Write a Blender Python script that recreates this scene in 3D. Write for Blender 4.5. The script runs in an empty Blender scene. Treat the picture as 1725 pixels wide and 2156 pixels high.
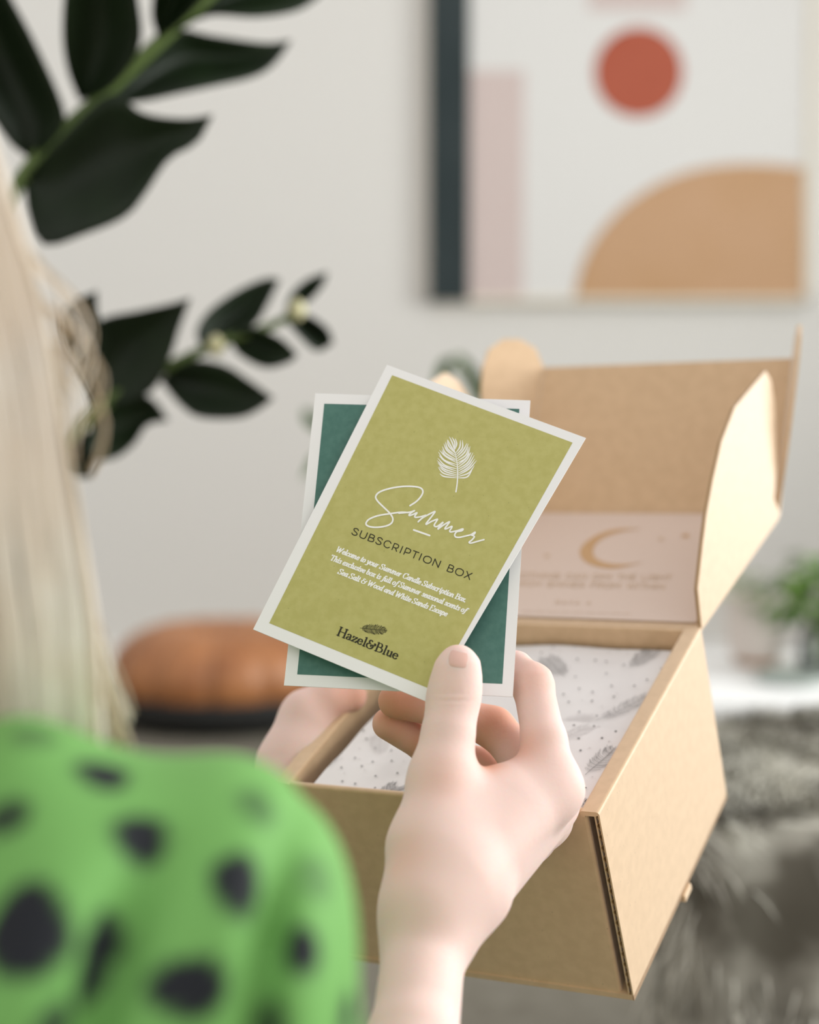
import bpy, bmesh, math, random
import numpy as np
from mathutils import Vector, Matrix, Euler

random.seed(7); np.random.seed(7)
SC = bpy.context.scene
COL = SC.collection

# ------------------------------------------------------------------ camera
CAMZ, PITCH, FPX, CX, CY = 0.78, math.radians(4.0), 3600.0, 862.5, 1078.0
cam_d = bpy.data.cameras.new('camera'); cam = bpy.data.objects.new('camera', cam_d); COL.objects.link(cam)
cam.location = (0, 0, CAMZ); cam.rotation_euler = (math.pi/2 - PITCH, 0, 0)
cam_d.sensor_fit = 'HORIZONTAL'; cam_d.sensor_width = 24.0; cam_d.lens = 24.0*FPX/1725.0
cam_d.clip_start = 0.02
cam_d.dof.use_dof = True; cam_d.dof.focus_distance = 0.795; cam_d.dof.aperture_fstop = 3.5
SC.camera = cam
SC.view_settings.view_transform = 'Standard'; SC.view_settings.look = 'None'
SC.view_settings.gamma = 1.0; SC.view_settings.use_curve_mapping = False
SC.view_settings.exposure = 0.0

# ------------------------------------------------------------------ world and lights
wd = bpy.data.worlds.new('World'); SC.world = wd; wd.use_nodes = True
wd.node_tree.nodes['Background'].inputs[0].default_value = (1.0, 0.975, 0.965, 1)
wd.node_tree.nodes['Background'].inputs[1].default_value = 0.97

def area(name, loc, rot, sx, sy, power, color):
    l = bpy.data.lights.new(name, 'AREA'); l.shape = 'RECTANGLE'; l.size = sx; l.size_y = sy
    l.energy = power; l.color = color
    o = bpy.data.objects.new(name, l); COL.objects.link(o); o.location = loc; o.rotation_euler = rot
    return o
area('window_daylight', (2.78, 2.00, 1.45), (0, math.pi/2, 0), 1.9, 3.6, 205, (1.0, 0.985, 0.99))

# ------------------------------------------------------------------ geometry helpers
cp, sp = math.cos(PITCH), math.sin(PITCH)
CR = Matrix(((1, 0, 0), (0, -sp, cp), (0, -cp, -sp)))       # columns: right, down, away
CO = Vector((0, 0, CAMZ))
CRn = np.array(CR); COn = np.array(CO)
def W(p):                                   # right/down/away coordinates of the viewpoint -> world
    return CO + CR @ Vector(p)
def Wn(P): return np.asarray(P) @ CRn.T + COn
def P3(px, py, z): return np.array([(px-CX)/FPX*z, (py-CY)/FPX*z, z])
def WP(px, py, z): return W(P3(px, py, z))

def mesh_obj(name, verts, faces, mats, parent=None, smooth=False, midx=None):
    me = bpy.data.meshes.new(name)
    me.from_pydata([tuple(v) for v in verts], [], [tuple(int(i) for i in f) for f in faces]); me.update()
    if not isinstance(mats, (list, tuple)): mats = [mats]
    for m in mats: me.materials.append(m)
    if midx is not None: me.polygons.foreach_set('material_index', np.asarray(midx, dtype=np.int32))
    if smooth: me.polygons.foreach_set('use_smooth', np.ones(len(me.polygons), dtype=bool))
    o = bpy.data.objects.new(name, me); COL.objects.link(o)
    if parent: o.parent = parent
    return o
class MB:
    def __init__(s): s.v = []; s.f = []
    def add(s, v, f):
        n = len(s.v); s.v += [tuple(x) for x in v]; s.f += [tuple(i+n for i in q) for q in f]
    def box(s, a, b):
        x0,y0,z0 = a; x1,y1,z1 = b
        s.add([(x0,y0,z0),(x1,y0,z0),(x1,y1,z0),(x0,y1,z0),(x0,y0,z1),(x1,y0,z1),(x1,y1,z1),(x0,y1,z1)],
              [(0,3,2,1),(4,5,6,7),(0,1,5,4),(1,2,6,5),(2,3,7,6),(3,0,4,7)])
    def prism(s, pts, off):                  # polygon (3-D points) extruded by vector off
        n = len(pts); q = [tuple(Vector(p)+Vector(off)) for p in pts]
        s.add([tuple(p) for p in pts]+q, [tuple(range(n))[::-1], tuple(range(n, 2*n))]+[(i,(i+1)%n,n+(i+1)%n,n+i) for i in range(n)])
    def tube(s, pts, rad, n=8, cap=True, flat=1.0):
        pts = [Vector(p) for p in pts]; m = len(pts)
        if not hasattr(rad, '__len__'): rad = [rad]*m
        t0 = (pts[1]-pts[0]).normalized(); up = Vector((0,0,1)) if abs(t0.z) < .9 else Vector((1,0,0))
        a = t0.cross(up).normalized(); base = len(s.v)
        for i, p in enumerate(pts):
            t = (pts[min(i+1,m-1)]-pts[max(i-1,0)]).normalized()
            a = (a - t*a.dot(t)).normalized(); b = t.cross(a)
            for k in range(n):
                an = 2*math.pi*k/n; s.v.append(tuple(p + a*(math.cos(an)*rad[i]) + b*(math.sin(an)*rad[i]*flat)))
        for i in range(m-1):
            for k in range(n):
                s.f.append((base+i*n+k, base+i*n+(k+1)%n, base+(i+1)*n+(k+1)%n, base+(i+1)*n+k))
        if cap:
            s.f.append(tuple(base+k for k in range(n))[::-1]); s.f.append(tuple(base+(m-1)*n+k for k in range(n)))
    def lathe(s, prof, c=(0,0,0), n=32):
        base = len(s.v); m = len(prof)
        for r, z in prof:
            for k in range(n):
                a = 2*math.pi*k/n; s.v.append((c[0]+r*math.cos(a), c[1]+r*math.sin(a), c[2]+z))
        for i in range(m-1):
            for k in range(n):
                s.f.append((base+i*n+k, base+i*n+(k+1)%n, base+(i+1)*n+(k+1)%n, base+(i+1)*n+k))
        s.f.append(tuple(base+k for k in range(n))[::-1]); s.f.append(tuple(base+(m-1)*n+k for k in range(n)))
    def build(s, name, mat, parent=None, smooth=False, bevel=0):
        o = mesh_obj(name, s.v, s.f, mat, parent, smooth)
        bm = bmesh.new(); bm.from_mesh(o.data); bmesh.ops.recalc_face_normals(bm, faces=bm.faces); bm.to_mesh(o.data); bm.free()
        if bevel:
            b = o.modifiers.new('bevel', 'BEVEL'); b.width = bevel; b.segments = 3; b.limit_method = 'ANGLE'
        return o
def catmull(pts, n=6, closed=False):
    P = np.asarray(pts, float); m = len(P); out = []
    if m < 3 and not closed: return P
    for i in range(m if closed else m-1):
        p0 = P[(i-1)%m] if closed or i > 0 else 2*P[0]-P[1]; p1 = P[i]; p2 = P[(i+1)%m]
        p3 = P[(i+2)%m] if closed or i+2 < m else 2*P[-1]-P[-2]
        for k in range(n):
            t = k/n
            out.append(.5*((2*p1)+(-p0+p2)*t+(2*p0-5*p1+4*p2-p3)*t*t+(-p0+3*p1-3*p2+p3)*t**3))
    if not closed: out.append(P[-1])
    return np.array(out)
def resample(P, n):
    P = np.asarray(P, float); d = np.r_[0, np.cumsum(np.linalg.norm(np.diff(P, axis=0), axis=1))]
    t = np.linspace(0, d[-1], n); return np.stack([np.interp(t, d, P[:,k]) for k in range(P.shape[1])], 1)
def empty(name, loc=(0,0,0)):
    o = bpy.data.objects.new(name, None); COL.objects.link(o); o.location = loc; o.empty_display_size = .05; return o
def tag(o, label=None, cat=None, group=None, kind=None):
    if label: o['label'] = label
    if cat: o['category'] = cat
    if group: o['group'] = group
    if kind: o['kind'] = kind
    return o
def thing(name, loc, label, cat, group=None): return tag(empty(name, loc), label, cat, group)
def anchor(o, root):                         # parent o (built in world space) to root, keeping it where it stands
    o.parent = root; bpy.context.view_layer.update(); o.matrix_parent_inverse = root.matrix_world.inverted(); return o

# ------------------------------------------------------------------ materials
def s2l(c): return tuple(((x/255)/12.92 if x/255 <= .04045 else ((x/255+.055)/1.055)**2.4) for x in c)
def mat(name, col, rough=.6, spec=.5, metal=0, noise=None, bump=0, bscale=200, sheen=0, sss=0, sssr=None, trans=0, coat=0):
    m = bpy.data.materials.new(name); m.use_nodes = True; nt = m.node_tree; b = nt.nodes['Principled BSDF']
    b.inputs['Base Color'].default_value = (*col, 1); b.inputs['Roughness'].default_value = rough
    b.inputs['Specular IOR Level'].default_value = spec; b.inputs['Metallic'].default_value = metal
    b.inputs['Sheen Weight'].default_value = sheen; b.inputs['Sheen Roughness'].default_value = .5
    b.inputs['Coat Weight'].default_value = coat
    if sss:
        b.inputs['Subsurface Weight'].default_value = sss; b.inputs['Subsurface Radius'].default_value = sssr or (1,.35,.2)
        b.inputs['Subsurface Scale'].default_value = .006
    if trans: b.inputs['Transmission Weight'].default_value = trans
    tc = nt.nodes.new('ShaderNodeTexCoord')
    if noise:
        c2, sc_, lo, hi = noise
        n = nt.nodes.new('ShaderNodeTexNoise'); n.inputs['Scale'].default_value = sc_; n.inputs['Detail'].default_value = 6
        nt.links.new(tc.outputs['Object'], n.inputs['Vector'])
        r = nt.nodes.new('ShaderNodeValToRGB'); r.color_ramp.elements[0].position = lo; r.color_ramp.elements[1].position = hi
        r.color_ramp.elements[0].color = (*col, 1); r.color_ramp.elements[1].color = (*c2, 1)
        nt.links.new(n.outputs['Fac'], r.inputs[0]); nt.links.new(r.outputs[0], b.inputs['Base Color'])
    if bump:
        n = nt.nodes.new('ShaderNodeTexNoise'); n.inputs['Scale'].default_value = bscale; n.inputs['Detail'].default_value = 4
        nt.links.new(tc.outputs['Object'], n.inputs['Vector'])
        bp = nt.nodes.new('ShaderNodeBump'); bp.inputs['Strength'].default_value = bump; bp.inputs['Distance'].default_value = .002
        nt.links.new(n.outputs['Fac'], bp.inputs['Height']); nt.links.new(bp.outputs[0], b.inputs['Normal'])
    return m
def add_specks(m, col, scale, thr):          # small darker fibres scattered over a printed or kraft surface
    nt = m.node_tree; b = nt.nodes['Principled BSDF']; tc = nt.nodes.new('ShaderNodeTexCoord')
    v = nt.nodes.new('ShaderNodeTexVoronoi'); v.inputs['Scale'].default_value = scale
    nt.links.new(tc.outputs['Object'], v.inputs['Vector'])
    mt = nt.nodes.new('ShaderNodeMath'); mt.operation = 'LESS_THAN'; mt.inputs[1].default_value = thr
    nt.links.new(v.outputs['Distance'], mt.inputs[0])
    wn = nt.nodes.new('ShaderNodeMath'); wn.operation = 'GREATER_THAN'; wn.inputs[1].default_value = .86
    sr = nt.nodes.new('ShaderNodeSeparateColor'); nt.links.new(v.outputs['Color'], sr.inputs[0]); nt.links.new(sr.outputs[0], wn.inputs[0])
    mm = nt.nodes.new('ShaderNodeMath'); mm.operation = 'MULTIPLY'; nt.links.new(mt.outputs[0], mm.inputs[0]); nt.links.new(wn.outputs[0], mm.inputs[1])
    m3 = nt.nodes.new('ShaderNodeMath'); m3.operation = 'MULTIPLY'; m3.inputs[1].default_value = .6; nt.links.new(mm.outputs[0], m3.inputs[0])
    mx = nt.nodes.new('ShaderNodeMix'); mx.data_type = 'RGBA'; mx.inputs['B'].default_value = (*col, 1)
    nt.links.new(m3.outputs[0], mx.inputs['Factor'])
    src = b.inputs['Base Color'].links[0].from_socket if b.inputs['Base Color'].links else None
    if src: nt.links.new(src, mx.inputs['A'])
    else: mx.inputs['A'].default_value = b.inputs['Base Color'].default_value
    nt.links.new(mx.outputs['Result'], b.inputs['Base Color'])

M = {}
M['wall'] = mat('wall_paint', (.70,.685,.65), .9, .2, bump=.03, bscale=60)
M['white'] = mat('white_lacquer', (.84,.84,.83), .45)
M['rug'] = mat('taupe_rug', (.16,.145,.115), .95, .1, noise=((.20,.185,.15), 30, .35, .7), bump=.3, bscale=400)
M['kraft'] = mat('kraft_board', (.60,.405,.225), .5, .65, noise=((.65,.445,.255), 160, .38, .64), bump=.02, bscale=900, sheen=.45)
add_specks(M['kraft'], (.25,.15,.07), 260, .09)
M['flute'] = mat('corrugated_core', (.30,.18,.08), .9, .1)
M['paper'] = mat('card_stock', (.87,.86,.855), .55, .35)
M['olive'] = mat('olive_print', (.455,.425,.135), .55, .35, noise=((.50,.47,.165), 260, .35, .65), bump=.02, bscale=900)
add_specks(M['olive'], (.22,.21,.08), 430, .10)
M['teal'] = mat('teal_print', (.062,.165,.135), .55, .35, noise=((.08,.195,.16), 300, .35, .65))
M['inkwhite'] = mat('white_ink', (.90,.89,.85), .6, .2)
M['inkblack'] = mat('black_ink', (.035,.034,.02), .6, .2)
M['tissue'] = mat('tissue_paper', (.80,.775,.765), .7, .2, noise=((.70,.67,.665), 22, .55, .8))
M['inkgrey'] = mat('charcoal_ink', (.07,.065,.065), .7, .1)
M['inkfaint'] = mat('faint_grey_ink', (.62,.59,.585), .7, .1)
M['blush'] = mat('blush_card', (.70,.57,.49), .55, .3)
M['gold'] = mat('copper_foil_print', (.56,.34,.16), .45, .5)
M['goldfaint'] = mat('pale_copper_print', (.60,.44,.31), .5, .4)
M['leaf'] = mat('glossy_leaf', (.006,.013,.0035), .5, .28, noise=((.010,.022,.006), 14, .4, .7))
M['leafmid'] = mat('mid_green_leaf', (.045,.12,.015), .5, .4)
M['stem'] = mat('leaf_stem', (.10,.15,.035), .5, .4)
M['bud'] = mat('leaf_bud', (.55,.52,.30), .6)
M['leaf2'] = mat('fresh_leaf', (.14,.30,.02), .5, .4, noise=((.06,.16,.015), 20, .4, .6))
M['leaf3'] = mat('pale_leaf', (.38,.46,.22), .6, .3)
M['leather'] = mat('tan_leather', (.42,.17,.06), .42, .5, noise=((.30,.11,.035), 9, .4, .65))
M['dark'] = mat('shadow_and_leg_black', (.012,.012,.011), .8)  # shadow painted under the pouf; also the stool legs
M['fur'] = mat('grey_fur', (.50,.48,.41), .8, .2, noise=((.11,.10,.078), 7, .42, .62))
M['fur2'] = mat('pale_fur_tips', (.56,.54,.47), .8, .2)
M['fur3'] = mat('dark_fur_roots', (.16,.15,.12), .8, .2)
M['hair'] = mat('blonde_hair', (.90,.80,.68), .5, .4, noise=((.94,.87,.77), 30, .4, .6))
M['hair2'] = mat('darker_blonde_hair', (.45,.35,.23), .5, .4)
M['artwhite'] = mat('art_paper', (.70,.69,.665), .8, .2)
M['artpink'] = mat('art_pink', (.60,.50,.47), .8, .2)
M['artteal'] = mat('art_dark_teal', (.022,.034,.036), .7, .3, noise=((.035,.048,.05), 3, .4, .7))
M['artred'] = mat('art_terracotta', (.39,.095,.055), .8, .2, noise=((.43,.115,.07), 3, .4, .7))
M['arttan'] = mat('art_tan', (.50,.305,.165), .8, .2, noise=((.54,.34,.205), 3, .4, .7))
M['palewood'] = mat('pale_wood', (.74,.68,.56), .6, .3)
M['terracotta'] = mat('terracotta', (.42,.20,.09), .7)
M['ceramic'] = mat('blush_ceramic', (.72,.64,.59), .5)
M['soil'] = mat('soil', (.05,.035,.02), .95)
M['trousers'] = mat('dark_trousers', (.06,.06,.065), .9)
def glassmat():
    m = bpy.data.materials.new('clear_glass'); m.use_nodes = True; nt = m.node_tree
    for n in list(nt.nodes): nt.nodes.remove(n)
    o = nt.nodes.new('ShaderNodeOutputMaterial'); t = nt.nodes.new('ShaderNodeBsdfTransparent'); g = nt.nodes.new('ShaderNodeBsdfGlossy')
    g.inputs['Roughness'].default_value = .05; t.inputs[0].default_value = (.93,.95,.94,1)
    x = nt.nodes.new('ShaderNodeMixShader'); fr = nt.nodes.new('ShaderNodeFresnel'); fr.inputs[0].default_value = 1.35
    nt.links.new(fr.outputs[0], x.inputs[0]); nt.links.new(t.outputs[0], x.inputs[1]); nt.links.new(g.outputs[0], x.inputs[2]); nt.links.new(x.outputs[0], o.inputs[0])
    return m
M['glass'] = glassmat()

# ================================================================== ROOM
YB = 4.6
def struct(o): o['kind'] = 'structure'; return o
m = MB(); m.box((-3.2,-1.2,-.05),(2.75,YB,0)); struct(m.build('floor', mat('pale_floor', (.5,.45,.38), .6)))
m = MB(); m.box((-3.2,YB,0),(2.75,YB+.1,2.7)); struct(m.build('wall_back', M['wall']))
m = MB(); m.box((-3.3,-1.2,0),(-3.2,YB+.1,2.7)); struct(m.build('wall_left', M['wall']))
m = MB()
m.box((2.65,-1.2,0),(2.75,YB,.5)); m.box((2.65,-1.2,2.4),(2.75,YB,2.7)); m.box((2.65,-1.2,.5),(2.75,.2,2.4)); m.box((2.65,3.8,.5),(2.75,YB,2.4))
struct(m.build('wall_right', M['wall']))
m = MB(); m.box((-3.2,YB-.015,0),(2.65,YB,.10)); struct(m.build('baseboard_back', M['white'], bevel=.004))
m = MB()
for a, b in (((2.64,.2,.5),(2.70,3.8,.56)), ((2.64,.2,2.34),(2.70,3.8,2.4)), ((2.64,.2,.56),(2.70,.26,2.34)), ((2.64,3.74,.56),(2.70,3.8,2.34)), ((2.65,1.97,.56),(2.69,2.03,2.34))):
    m.box(a, b)
wf = struct(m.build('window_1', M['white']))
m = MB(); m.box((2.672,.26,.56),(2.676,3.74,2.34)); m.build('pane', M['glass'], wf)
m = MB(); m.box((-2.6,.2,0.0),(2.3,4.35,.012))
tag(m.build('rug', M['rug']), 'plain taupe rug on the floor, seen below the open cardboard box', 'rug')

# ------------------------------------------------------------------ framed art on the back wall
def wall_px(px, py, off=0.0):               # point of the back wall plane (off metres in front of it) behind a photo position
    d = CR @ Vector(((px-CX)/FPX, (py-CY)/FPX, 1)); t = (YB-off)/d.y; return CO + d*t
A0 = wall_px(903, 636, .03); A1 = wall_px(1703, 636, .03)
ax0, ax1, az0 = A0.x, A1.x, A0.z; az1 = az0 + (ax1-ax0)*1.32
art = thing('framed_print', (ax0, YB-.015, az0), 'large framed geometric print with red circle and tan arch hung on the white wall', 'picture')
def art_part(name, mb, mt): return anchor(mb.build(name, mt), art)
m = MB(); fw, fy0, fy1 = .012, YB-.035, YB-.001
m.box((ax0,fy0,az0),(ax0+fw,fy1,az1)); m.box((ax1-fw,fy0,az0),(ax1,fy1,az1)); m.box((ax0,fy0,az0),(ax1,fy1,az0+fw)); m.box((ax0,fy0,az1-fw),(ax1,fy1,az1))
art_part('frame', m, M['palewood'])
m = MB(); m.box((ax0+fw,YB-.030,az0+fw),(ax1-fw,YB-.002,az1-fw)); art_part('backing_sheet', m, M['artwhite'])
def flat(pts, y, th=.0008):
    mb = MB(); mb.prism([(x, y, z) for x, z in pts], (0, th, 0)); return mb
def apx(px, py): p = wall_px(px, py, .031); return (p.x, p.z)
x0, _ = apx(905, 300); x1, _ = apx(988, 300)
art_part('dark_teal_band', flat([(ax0+.001,az0+.001),(x1,az0+.001),(x1,az1-.001),(ax0+.001,az1-.001)], YB-.0362), M['artteal'])
p0 = apx(990, 632); p1 = apx(1104, 148)
art_part('pink_column', flat([(p0[0],az0+fw),(p1[0],az0+fw),(p1[0],p1[1]),(p0[0],p1[1])], YB-.0312), M['artpink'])
p0 = apx(1240, 22); p1 = apx(1448, -260)
art_part('pink_block', flat([(p0[0],p0[1]),(p1[0],p0[1]),(p1[0],p1[1]),(p0[0],p1[1])], YB-.0312), M['artpink'])
c = apx(1345, 152); r = (apx(1438,152)[0]-apx(1252,152)[0])/2
art_part('red_circle', flat([(c[0]+r*math.cos(t*math.pi/40), c[1]+r*math.sin(t*math.pi/40)) for t in range(80)], YB-.0313), M['artred'])
xr = ax1-fw-.001; ptsA = [apx(*q) for q in catmull([(1208,632),(1225,560),(1262,490),(1325,425),(1410,375),(1500,350),(1600,345),(1692,352)], 6)]
ptsA = [(min(x, xr), max(z, az0+fw+.001)) for x, z in ptsA] + [(xr, az0+fw+.001)]
art_part('tan_arch', flat(ptsA, YB-.0314), M['arttan'])

# ------------------------------------------------------------------ leather pouf
pf = thing('pouf', (0,0,0), 'round tan leather pouf with stitched segments on the rug, behind the blonde hair', 'pouf')
pc = CO + CR @ Vector(P3(462, 1078, 4.0)); R0, H0, NS = .262, .23, 12
def pouf_pt(r, z, a):
    seg = abs(math.sin(a*NS/2)); k = 1-.055*(1-seg)**2.2
    return (pc.x+r*k*math.cos(a), pc.y+r*k*math.sin(a), .014+z)
prof = [(.0,.185),(.02,.186),(.05,.205),(.11,.220),(.17,.214),(.225,.186),(.255,.145),(.262,.105),(.25,.06),(.22,.02),(.17,.0),(.0,.0)]
prof = catmull(prof, 4); NA = 144
V = [pouf_pt(max(p[0],.0005), p[1], 2*math.pi*k/NA) for p in prof for k in range(NA)]
F = [(i*NA+k, i*NA+(k+1)%NA, (i+1)*NA+(k+1)%NA, (i+1)*NA+k) for i in range(len(prof)-1) for k in range(NA)]
pf.location = (pc.x, pc.y, .012)
anchor(mesh_obj('cover', V, F, M['leather'], smooth=True), pf)
m = MB(); m.lathe([(0,0),(.20,0),(.238,.008),(.262,.035),(.272,.075),(.262,.078),(0,.078)], (pc.x,pc.y,.0125), 64); anchor(m.build('painted_shadow_band', M['dark'], smooth=True), pf)  # near-black band added to paint the dark shadow beneath the pouf
m = MB()
for s_ in range(NS):
    a = 2*math.pi*s_/NS
    m.tube([pouf_pt(p[0]+.002, p[1]+.002, a) for p in prof[2:36:2]], .0022, 6)
anchor(m.build('seam_piping', mat('seam', (.55,.28,.14), .5), smooth=True), pf)
m = MB(); m.lathe([(.0,.0),(.03,.0),(.034,.006),(.028,.013),(.0,.016)], (pc.x, pc.y, .202), 24)
anchor(m.build('top_button', mat('pouf_button', (.16,.06,.02), .5), smooth=True), pf)

# ------------------------------------------------------------------ white low table with plants
def gpt(px, py, h):                          # point at height h seen at a photo position
    d = CR @ Vector(((px-CX)/FPX, (py-CY)/FPX, 1)); t = (h-CAMZ)/d.z; return CO + d*t
TH = .30; g0 = gpt(1450, 1478, TH); g1 = gpt(1450, 1372, TH)
tb = thing('low_table', (1.0, (g0.y+g1.y)/2, .012), 'low white table holding small potted plants beyond the box', 'table')
m = MB(); m.box((.42,g0.y,TH-.03),(1.75,g1.y,TH)); anchor(m.build('table_top', M['white'], bevel=.006), tb)
for x in (.62,1.68):
    for y in (g0.y+.03, g1.y-.06):
        m = MB(); m.box((x,y,.012),(x+.035,y+.035,TH-.03)); anchor(m.build('leg', M['white'], bevel=.003), tb)
# blush pot with pale trailing plant
q = gpt(1592, 1398, TH)
pt = thing('potted_plant', (q.x,q.y,TH), 'small blush pot of pale sparse leaves on the white table, on a brown saucer', 'plant')
m = MB(); m.lathe([(0,0),(.034,0),(.038,.006),(.036,.012),(.0,.012)], (q.x,q.y,TH), 28); anchor(m.build('saucer', M['terracotta'], smooth=True), pt)
m = MB(); m.lathe([(0,0),(.042,0),(.050,.02),(.056,.115),(.052,.118),(.046,.10),(0,.10)], (q.x,q.y,TH+.012), 28); anchor(m.build('pot', M['ceramic'], smooth=True), pt)
def leafmesh(mb, b, t, w, up, fold=.15, n=6, droop=0):
    b = Vector(b); t = Vector(t); ax = t-b; side = ax.cross(up).normalized(); nn = side.cross(ax).normalized(); L = ax.length
    base = len(mb.v)
    for i in range(n+1):
        s = i/n; ww = w*math.sin(math.pi*min(1, s*.92+.06))**.8*(1-.15*s) if i < n else 0.0004
        c_ = b+ax*s+nn*(droop*L*4*s*(1-s))
        for k in (-1,0,1): mb.v.append(tuple(c_+side*(k*ww/2)+nn*(abs(k)*ww*fold)))
    for i in range(n):
        for k in range(2):
            a = base+i*3+k; mb.f.append((a,a+1,a+4,a+3))
m1, m2 = MB(), MB()
rnd = random.Random(3)
for i in range(20):
    a = rnd.uniform(0, 6.28); el = rnd.uniform(.25, 1.1); L = rnd.uniform(.03,.085)
    b = Vector((q.x+.025*math.cos(a), q.y+.025*math.sin(a), TH+.115)); t = b+Vector((math.cos(a)*math.cos(el)*L, math.sin(a)*math.cos(el)*L, math.sin(el)*L*.8))
    m2.tube([b, (b+t)/2+Vector((0,0,.01)), t], .0012, 5); leafmesh(m1, t, t+Vector((math.cos(a)*.035, math.sin(a)*.035, rnd.uniform(-.02,.015))), .022, Vector((0,0,1)))
anchor(m1.build('foliage', M['leaf3'], smooth=True), pt); anchor(m2.build('stems', M['stem']), pt)
# bushy green plant in a glass jar
q = gpt(1738, 1408, TH)
pt = thing('potted_plant', (q.x,q.y,TH), 'bushy bright green plant in a clear glass jar at the right edge', 'plant')
m = MB(); m.lathe([(0,0),(.044,0),(.048,.006),(.048,.055),(.036,.068),(.039,.078),(.036,.078),(.033,.067),(.045,.054),(.045,.008),(0,.006)], (q.x,q.y,TH), 28); anchor(m.build('glass_jar', M['glass'], smooth=True), pt)
m1, m2 = MB(), MB()
for i in range(190):
    a = rnd.uniform(0, 6.28); el = rnd.uniform(-.2, 1.5); L = rnd.uniform(.045,.11)
    b = Vector((q.x+.02*math.cos(a), q.y+.02*math.sin(a), TH+.075)); t = b+Vector((math.cos(a)*math.cos(el)*L, math.sin(a)*math.cos(el)*L, .015+math.sin(el)*L*1.1))
    if i % 3 == 0: m2.tube([b-Vector((0,0,.065)), b, (b+t)/2+Vector((0,0,.012)), t], .0011, 5)
    leafmesh(m1, t, t+Vector((math.cos(a)*.03, math.sin(a)*.03, rnd.uniform(-.03,.02))), .024, Vector((.1,0,1)))
anchor(m1.build('foliage', M['leaf2'], smooth=True), pt); anchor(m2.build('stems', M['stem']), pt)
# glass tray / saucer shade on the table
q2 = gpt(1668, 1436, TH)
m = MB(); m.lathe([(0,0),(.055,0),(.062,.012),(.060,.014),(.052,.004),(0,.003)], (q2.x,q2.y,TH), 28)
tag(m.build('glass_dish', mat('smoky_glass', (.36,.40,.37), .2, .5), smooth=True), 'shallow grey glass dish on the white table in front of the jar', 'dish')

# ------------------------------------------------------------------ fur throw over a low stool
m = MB(); st = thing('stool', (.50,1.62,.012), 'low stool hidden under the grey fur throw, right of the box', 'stool')
sx0, sx1, sy0, sy1, sh = .24, .90, 1.42, 1.92, .388
m.box((sx0,sy0+.03,sh-.10),(sx1,sy1-.02,sh-.01)); anchor(m.build('seat', mat('stool_fabric', (.12,.11,.09), .9), bevel=.03), st)
for x in (sx0+.12, sx1-.09):
    for y in (sy0+.12, sy1-.09):
        m = MB(); m.box((x,y,.012),(x+.04,y+.04,sh-.09)); anchor(m.build('leg', M['dark']), st)
NU, NV = 110, 90
def drape(u, v):                             # u across (x), v from back of the seat over the front edge to the rug
    x = sx0-.03 + u*(sx1-sx0+.30)
    back = sy1-sy0; L = back + .375; s = v*L
    wob = .028*math.sin(x*23+1.0)*min(1, max(0, (s-back+.1)/.25)) + .010*math.sin(x*61+s*9)
    if s < back-.04: y = sy1-s; z = sh+.022+.010*math.sin(x*17+s*13)
    elif s < back+.06:
        a = (s-back+.04)/.10*math.pi/2; y = sy0+.04-.06*math.sin(a); z = sh+.022-.06*(1-math.cos(a))
    else: y = sy0-.02-.05*(s-back-.06); z = sh-.038-(s-back-.06)
    sag = max(0, x-(sx1-.02)); z -= min(.38*max(0, 1-max(0, (s-back)/.4)), sag*1.6)
    return Vector((x, y-wob, max(z, .03)))
V = [tuple(drape(i/NU, j/NV)) for j in range(NV+1) for i in range(NU+1)]
F = [(j*(NU+1)+i, j*(NU+1)+i+1, (j+1)*(NU+1)+i+1, (j+1)*(NU+1)+i) for j in range(NV) for i in range(NU)]
throw = mesh_obj('fur_throw', V, F, M['fur'], smooth=True)
tag(throw, 'shaggy grey faux fur throw draped over a low stool at the right edge', 'throw')
m = MB(); nr = np.random.RandomState(5); nb = 2600
cl = nr.rand(260, 2)
for i in range(nb*6):
    c_ = cl[nr.randint(260)]; u = min(1, max(0, c_[0]+nr.randn()*.022)); v = min(.985, max(0.01, c_[1]+nr.randn()*.022))
    p = drape(u, v); n_ = (drape(min(1,u+.01), v)-drape(max(0,u-.01), v)).cross(drape(u, v-.01)-drape(u, min(1,v+.01)))
    if n_.length == 0: continue
    n_.normalize()
    if n_.y > 0 and v > .5: n_ = -n_
    if n_.z < 0 and v <= .5: n_ = -n_
    dn = (drape(u, min(1, v+.01))-p).normalized(); L = .020+.024*nr.rand()
    sw = Vector((math.sin(c_[0]*40)*.5+nr.randn()*.15, 0, 0)); s_ = (dn.cross(n_)+Vector((1e-4,0,0))).normalized()*.0011
    q1 = p+n_*L*.35+(dn+sw)*L*.45; q2_ = p+n_*L*.42+(dn+sw)*L*1.1
    m.add([p-s_, p+s_, q1+s_*.8, q1-s_*.8, q2_], [(0,1,2,3),(3,2,4)])
mi_ = np.repeat(np.where(nr.rand(len(m.f)//2) < .42, 1, np.where(nr.rand(len(m.f)//2) < .3, 2, 0)), 2)
fp = mesh_obj('fur_pile', m.v, m.f, [M['fur'], M['fur2'], M['fur3']], throw, True, midx=mi_); fp['kind'] = 'stuff'

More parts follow.
